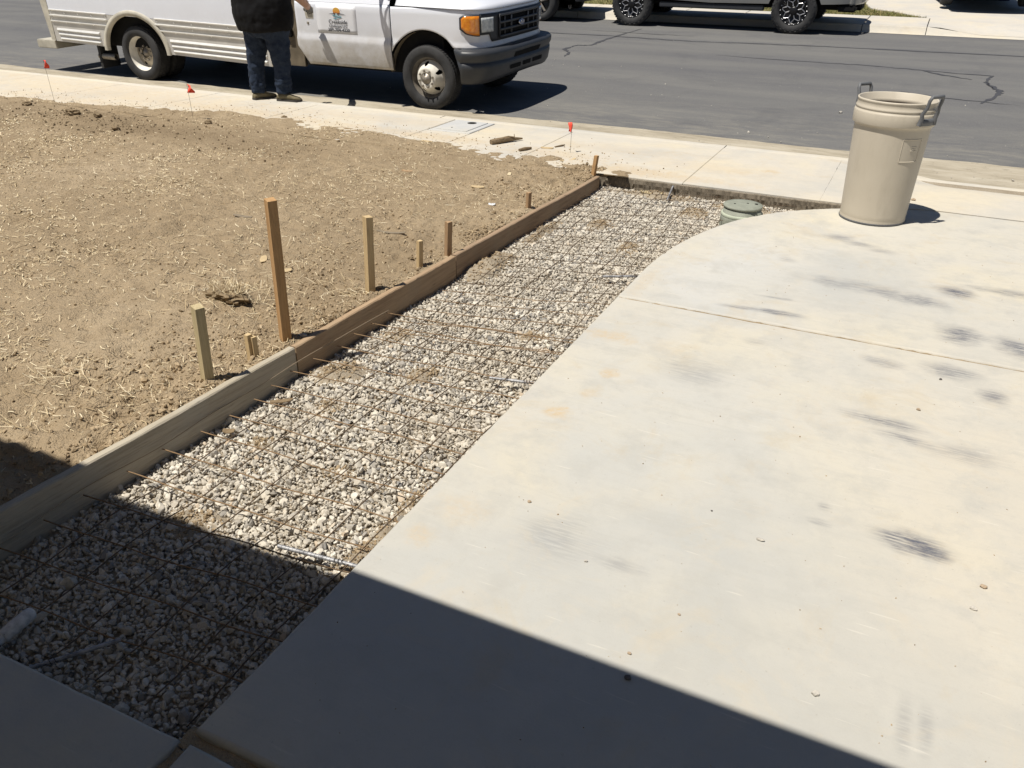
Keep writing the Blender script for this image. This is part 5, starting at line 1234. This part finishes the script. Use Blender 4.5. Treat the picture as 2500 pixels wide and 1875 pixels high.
for (c, rx, ry) in (((PX + .155, 8.225, .20), .108, .118), ((PX + .155, 8.22, .245), .102, .112), ((PX - .20, 8.16, .16), .097, .108)): ringloft(jn, [((c[0], c[1], c[2] - .016), rx * .93, ry * .93), (c, rx, ry), ((c[0], c[1], c[2] + .016), rx * .93, ry * .93)], 16)
remesh(jn.build('jeans', 'jeans_denim', bd), .012, 3, .04, .065)
sh = MB()
ringloft(sh, [((PX, 8.195, .80), .355, .255), ((PX, 8.19, .86), .375, .268), ((PX, 8.185, 1.0), .395, .275), ((PX, 8.18, 1.15), .385, .262), ((PX + .01, 8.18, 1.30), .345, .225), ((PX + .015, 8.19, 1.42), .25, .15), ((PX + .02, 8.20, 1.475), .11, .095)], 26)
for A_ in (RA, LA): ringloft(sh, [(c, r_ * 1.5, r_ * 1.5) for c, r_, _ in A_[:2]] + [(tuple(Vector(A_[1][0]).lerp(Vector(A_[2][0]), .55)), .092, .092)], 16)
remesh(sh.build('shirt', 'shirt_black', bd), .014, 4, .03, .12)
hr = MB(); ringloft(hr, [((PX + .03, 8.195, 1.585), .06, .06), ((PX + .03, 8.205, 1.64), .082, .088), ((PX + .03, 8.215, 1.71), .085, .098), ((PX + .03, 8.225, 1.77), .072, .088), ((PX + .03, 8.225, 1.80), .04, .05)], 16); remesh(hr.build('hair', 'hair', bd), .012, 3)
def shoe(cx, cy, ang, name_l):
    m = MB(); R2 = lambda a, b, z: (cx + a * math.cos(ang) - b * math.sin(ang), cy + a * math.sin(ang) + b * math.cos(ang), z)
    rows = []
    for t_, w_, h_ in ((-.125, .030, .05), (-.115, .040, .075), (-.07, .046, .095), (-.01, .045, .100), (.05, .050, .082), (.10, .055, .066), (.15, .050, .055), (.178, .034, .042), (.185, .018, .03)):
        rows.append([R2(t_, w_ * math.cos(a), .012 + (h_ - .012) * (.5 + .5 * math.sin(a)) if math.sin(a) > -.6 else .012) for a in np.linspace(0, 2 * math.pi, 17)[:-1]])
    n = 16; m.add([q for r_ in rows for q in r_], [(i * n + k, i * n + (k + 1) % n, (i + 1) * n + (k + 1) % n, (i + 1) * n + k) for i in range(8) for k in range(n)], True); m.add(rows[0], [tuple(range(n))], True); m.add(rows[-1], [tuple(range(n))], True)
    o = m.build('shoe', 'shoe_suede', ps)
    so_ = [(t_, w_ + .003) for t_, w_ in ((-.13, .025), (-.12, .042), (-.06, .048), (.05, .050), (.11, .057), (.16, .05), (.188, .028))]
    MB().prism([R2(t_, w_, 0)[:2] for t_, w_ in so_] + [R2(t_, -w_, 0)[:2] for t_, w_ in so_[::-1]], .001, .022, 'XY').build('sole', 'shoe_sole', o)
shoe(PX - .165, 8.18, R(72), 0); shoe(PX + .20, 8.20, R(12), 1)
def glove(base, d, up_, curl, s=1.0):
    d = Vector(d).normalized(); side = d.cross(Vector(up_)).normalized(); n_ = side.cross(d).normalized(); b = Vector(base); m = MB()
    m.tube([b - d * .05, b - d * .01, b], [.044, .042, .036], 12)
    m.tube([b - d * .005, b + d * .03, b + d * .07, b + d * .09], [.034, .042, .043, .036], 12)
    for k, L_ in enumerate((.068, .078, .073, .058)):
        r0_ = b + d * .08 + side * (-.030 + .020 * k); p = [r0_]; dd = d.copy()
        for q, f_ in enumerate((.45, .32, .23)):
            dd = (dd - n_ * curl * (q + 1) * .45).normalized(); p.append(p[-1] + dd * L_ * f_)
        m.tube(p, [.0105, .0105, .0095, .0075], 8)
    t0 = b + d * .025 - side * .036; m.tube([t0, t0 + (d * .6 - side * .7).normalized() * .035, t0 + (d * .6 - side * .7).normalized() * .035 + (d - n_ * .5).normalized() * .032], [.013, .012, .009], 8)
    return m.build('glove', 'glove_grey', ps)
glove((PX + .03, 8.99, .99), (-.45, .80, -.30), (0, 0, 1), .55); glove((PX - .16, 8.55, 1.06), (.55, .8, 0), (0, 0, 1), .5)

# ================================================================== VEHICLES ACROSS THE STREET
def car(name, label, cat, loc, yaw, body, cab, W2, wheels, wr, ww, paint_, trim, bumpers, arch_r, rim='alloy'):
    """body: lower side outline (x, z) front to rear; cab: glasshouse outline; built along local +x, then turned"""
    root = thing(name, (0, 0, 0), label, cat)
    g = MB(); top = body; cs_l, cs_r = [], []
    x0, x1 = body[0][0], body[-1][0]
    xs_ = sorted(set(list(np.linspace(x0, x1, 60)) + [w_ + s_ * arch_r for w_ in wheels for s_ in (-1, -.98, .98, 1)]))
    def zlo(x):
        b_ = float(np.interp(x, [p[0] for p in trim], [p[1] for p in trim]))
        for w_ in wheels:
            if abs(x - w_) < arch_r: b_ = max(b_, wr + math.sqrt(arch_r ** 2 - (x - w_) ** 2) * 1.02)
        return b_
    ztop = lambda x: float(np.interp(x, [p[0] for p in body], [p[1] for p in body]))
    def wid(x, z, a, b): e = min(1, (x - x0 + .02) / .45, (x1 - x + .02) / .45); e = max(e, .0); bulge = 1 - .035 * ((z - .72) / .35) ** 2; return W2 * bulge * (.86 + .14 * math.sin(e * math.pi / 2) ** .7)
    for sg in (-1, 1):
        g.grid([[(x, sg * wid(x, z, 0, 0), z) for z in np.linspace(zlo(x), ztop(x), 9)] for x in xs_])
    g.grid([[(x, s_ * wid(x, ztop(x), 0, 0), ztop(x) + .02 * (1 - s_ * s_)) for s_ in np.linspace(-1, 1, 9)] for x in xs_])
    for xe in (x0, x1): g.grid([[(xe, s_ * wid(xe, z, 0, 0), z) for s_ in np.linspace(-1, 1, 7)] for z in np.linspace(zlo(xe), ztop(xe), 5)])
    b_ = g.build('body', paint_, root)
    MB().box(x0 + .25, x1 - .25, -W2 * .72, W2 * .72, min(p[1] for p in trim) + .02, .62).build('underbody', 'underbody', root)
    if cab:
        m = MB(); n = len(cab); ins = lambda z: W2 * (.93 - .22 * (z - cab[0][1]) / (max(p[1] for p in cab) - cab[0][1]))
        m.add([(x, -ins(z), z) for x, z in cab] + [(x, ins(z), z) for x, z in cab], [tuple(range(n)), tuple(range(n, 2 * n))] + [(i, (i + 1) % n, n + (i + 1) % n, n + i) for i in range(n)]); m.build('cabin', paint_, root)
        zc = sum(p[1] for p in cab) / n; xc = sum(p[0] for p in cab) / n
        for sg in (-1, 1):
            q = [(xc + (x - xc) * .86, zc + .01 + (z - zc) * .74) for x, z in cab]; m = MB(); m.add([(x, sg * (ins(z) + .006), z) for x, z in q], [tuple(range(n))]); m.build('side_window', 'glass', root)
    for (xe, xi, z0_, z1_, mt, w_) in bumpers:
        rows = [[(xe + (xi - xe) * abs(s_) ** 3, s_ * W2 * w_, z) for z in (z0_, z0_ + .03, z1_ - .03, z1_)] for s_ in np.linspace(-1, 1, 15)]
        solid(MB().grid(rows).build('bumper', mt, root), .05)
    for w_ in wheels:
        for sg in (-1, 1):
            c = (w_, sg * (W2 - ww / 2 + .03), wr)
            pr = [(wr * .67, -sg * -ww * .0 + sg * ww * .36), (wr * .64, sg * ww * .40), (wr * .60, sg * ww * .34), (wr * .56, sg * ww * .22), (wr * .2, sg * ww * .22), (.01, sg * ww * .26)]
            wo = MB().lathe(pr, c, 'Y', 40).build('wheel', 'alloy_black', root); MB().lathe(tyre_prof(wr, ww), c, 'Y', 56).build('tyre', 'tyre_rubber', wo)
            yf = c[1] + sg * (ww * .34)
            if rim == 'mesh':
                tb = MB()
                for k in range(48):
                    a = 2 * math.pi * k / 48; h_ = .022 * (k % 2); da = .045
                    vs = [(c[0] + rr_ * math.cos(a + s_ * da), c[1] + sg * (ww * (.36 if rr_ > wr * .97 else .50)), c[2] + rr_ * math.sin(a + s_ * da)) for rr_ in (wr * (.90 - .06 * (k % 2)), wr * 1.012) for s_ in (-1, 1)]
                    tb.add(vs, [(0, 1, 3, 2)])
                solid(tb.build('tread', 'tyre_rubber', wo), .02)['kind'] = 'stuff'
                MB().lathe([(wr * .585, -.004), (wr * .60, -.012), (wr * .615, -.004)] if sg < 0 else [(wr * .585, .004), (wr * .60, .012), (wr * .615, .004)], (c[0], yf, c[2]), 'Y', 40).build('rim_lip', 'alloy_black', wo)
                for k in range(8):
                    a = 2 * math.pi * k / 8 + .2; pt = lambda r_, an: (c[0] + r_ * math.cos(an), yf, c[2] + r_ * math.sin(an))
                    sp = MB(); sp.tube([pt(wr * .20, a), pt(wr * .36, a + .05)], .011, 6); sp.tube([pt(wr * .36, a + .05), pt(wr * .53, a + .42)], .009, 6); sp.tube([pt(wr * .36, a + .05), pt(wr * .53, a - .30)], .009, 6); sp.build('spoke', 'alloy_bright', wo)
                MB().lathe([(wr * .52, -.006), (wr * .535, .006)], (c[0], yf, c[2]), 'Y', 40).build('ring', 'alloy_bright', wo)
                for k in range(18):
                    a = 2 * math.pi * k / 18; MB().lathe([(.001, -.012 * -sg), (.013, -.008 * -sg), (.013, 0)], (c[0] + wr * .60 * math.cos(a), yf + sg * .012, c[2] + wr * .60 * math.sin(a)), 'Y', 8).build('bolt', 'alloy_bright', wo)
                MB().lathe([(.001, sg * .03), (wr * .13, sg * .028), (wr * .18, sg * .012), (wr * .2, -sg * .02)], (c[0], yf, c[2]), 'Y', 24).build('centre_cap', 'alloy_black', wo)
            else:
                for k in range(5):
                    a = 2 * math.pi * k / 5 + .3; MB().tube([(c[0] + wr * .1 * math.cos(a), yf, c[2] + wr * .1 * math.sin(a)), (c[0] + wr * .58 * math.cos(a), yf, c[2] + wr * .58 * math.sin(a))], .028, 6).build('spoke', 'lug_steel', wo)
    root.location = loc; root.rotation_euler = (R(1.72) * math.cos(yaw), R(1.72) * math.sin(-yaw) * -1, yaw); return root
# grey pickup: nose to the left, so local +x (rear) points right
pk = car('pickup_truck', 'grey lifted pickup truck with chunky black wheels parked across the street', 'pickup', (-4.42, 19.60, ROAD(19.60) - .0), 0.0,
    [(-2.40, .95), (-2.3, 1.06), (-1.0, 1.22), (-.4, 1.24), (2.6, 1.24), (2.72, 1.22)], [(-.95, 1.22), (-.15, 1.80), (.75, 1.84), (1.05, 1.24)], .96, (-1.70, 1.70), .43, .29, 'pickup_grey',
    [(-2.40, .62), (-2.2, .60), (0, .52), (2.1, .555), (2.72, .58)], [(-2.46, -2.25, .62, .85, 'black_plastic', .9), (2.94, 2.74, .56, .76, 'pickup_grey', .90)], .52, 'mesh')
MB().box(-1.1, 1.1, -.93, -.80, .40, .50, .02).build('side_step', 'black_plastic', pk); MB().box(2.35, 2.92, -.30, .30, .42, .58, .02).build('hitch', 'underbody', pk)
MB().box(2.50, 2.86, -.86, -.60, .43, .55, .03).build('bumper_bracket', 'underbody', pk)
MB().tube([(-1.7, -.75, .43), (-1.7, .75, .43)], .06, 10).build('front_axle', 'underbody', pk); MB().tube([(1.7, -.75, .43), (1.7, .75, .43)], .07, 10).build('rear_axle', 'underbody', pk)
MB().box(-2.1, 2.5, -.62, -.5, .44, .58).build('frame_rail', 'underbody', pk)
# black vehicle mostly hidden behind the van's nose
bk = car('parked_suv', 'black off-road vehicle mostly hidden behind the front of the van', 'suv', (-9.72, 19.55, ROAD(19.55)), 0.0,
    [(-2.35, .95), (-2.2, 1.1), (-.9, 1.16), (2.2, 1.2), (2.35, 1.15)], [(-.9, 1.16), (-.35, 1.78), (2.1, 1.8), (2.3, 1.2)], .93, (-1.4, 1.42), .41, .27, 'car_black',
    [(-2.35, .48), (0, .44), (2.35, .48)], [(-2.45, -2.2, .42, .70, 'black_plastic', .96), (2.50, 2.30, .43, .66, 'black_plastic', .96)], .50)
MB().tube([(2.12 + .028 * math.cos(a), -.80, .33 + .05 * math.sin(a)) for a in np.linspace(-3.6, .5, 12)], .009, 6).build('tow_loop', 'lug_steel', bk)
# dark car on the far driveway, tail towards the street
car('parked_car', 'dark olive car standing on the far driveway at the top right', 'car', (.66, 25.15, FARZ(25.15)), R(-90) + R(7),
    [(-2.3, .72), (-2.1, .95), (-.9, 1.05), (1.9, 1.1), (2.35, 1.0)], [(-.85, 1.05), (-.2, 1.55), (1.6, 1.58), (2.2, 1.08)], .93, (-1.35, 1.33), .35, .25, 'car_olive',
    [(-2.3, .28), (0, .24), (2.35, .30)], [(-2.38, -2.1, .26, .60, 'car_olive', .97), (2.42, 2.2, .29, .62, 'car_olive', .97)], .42)
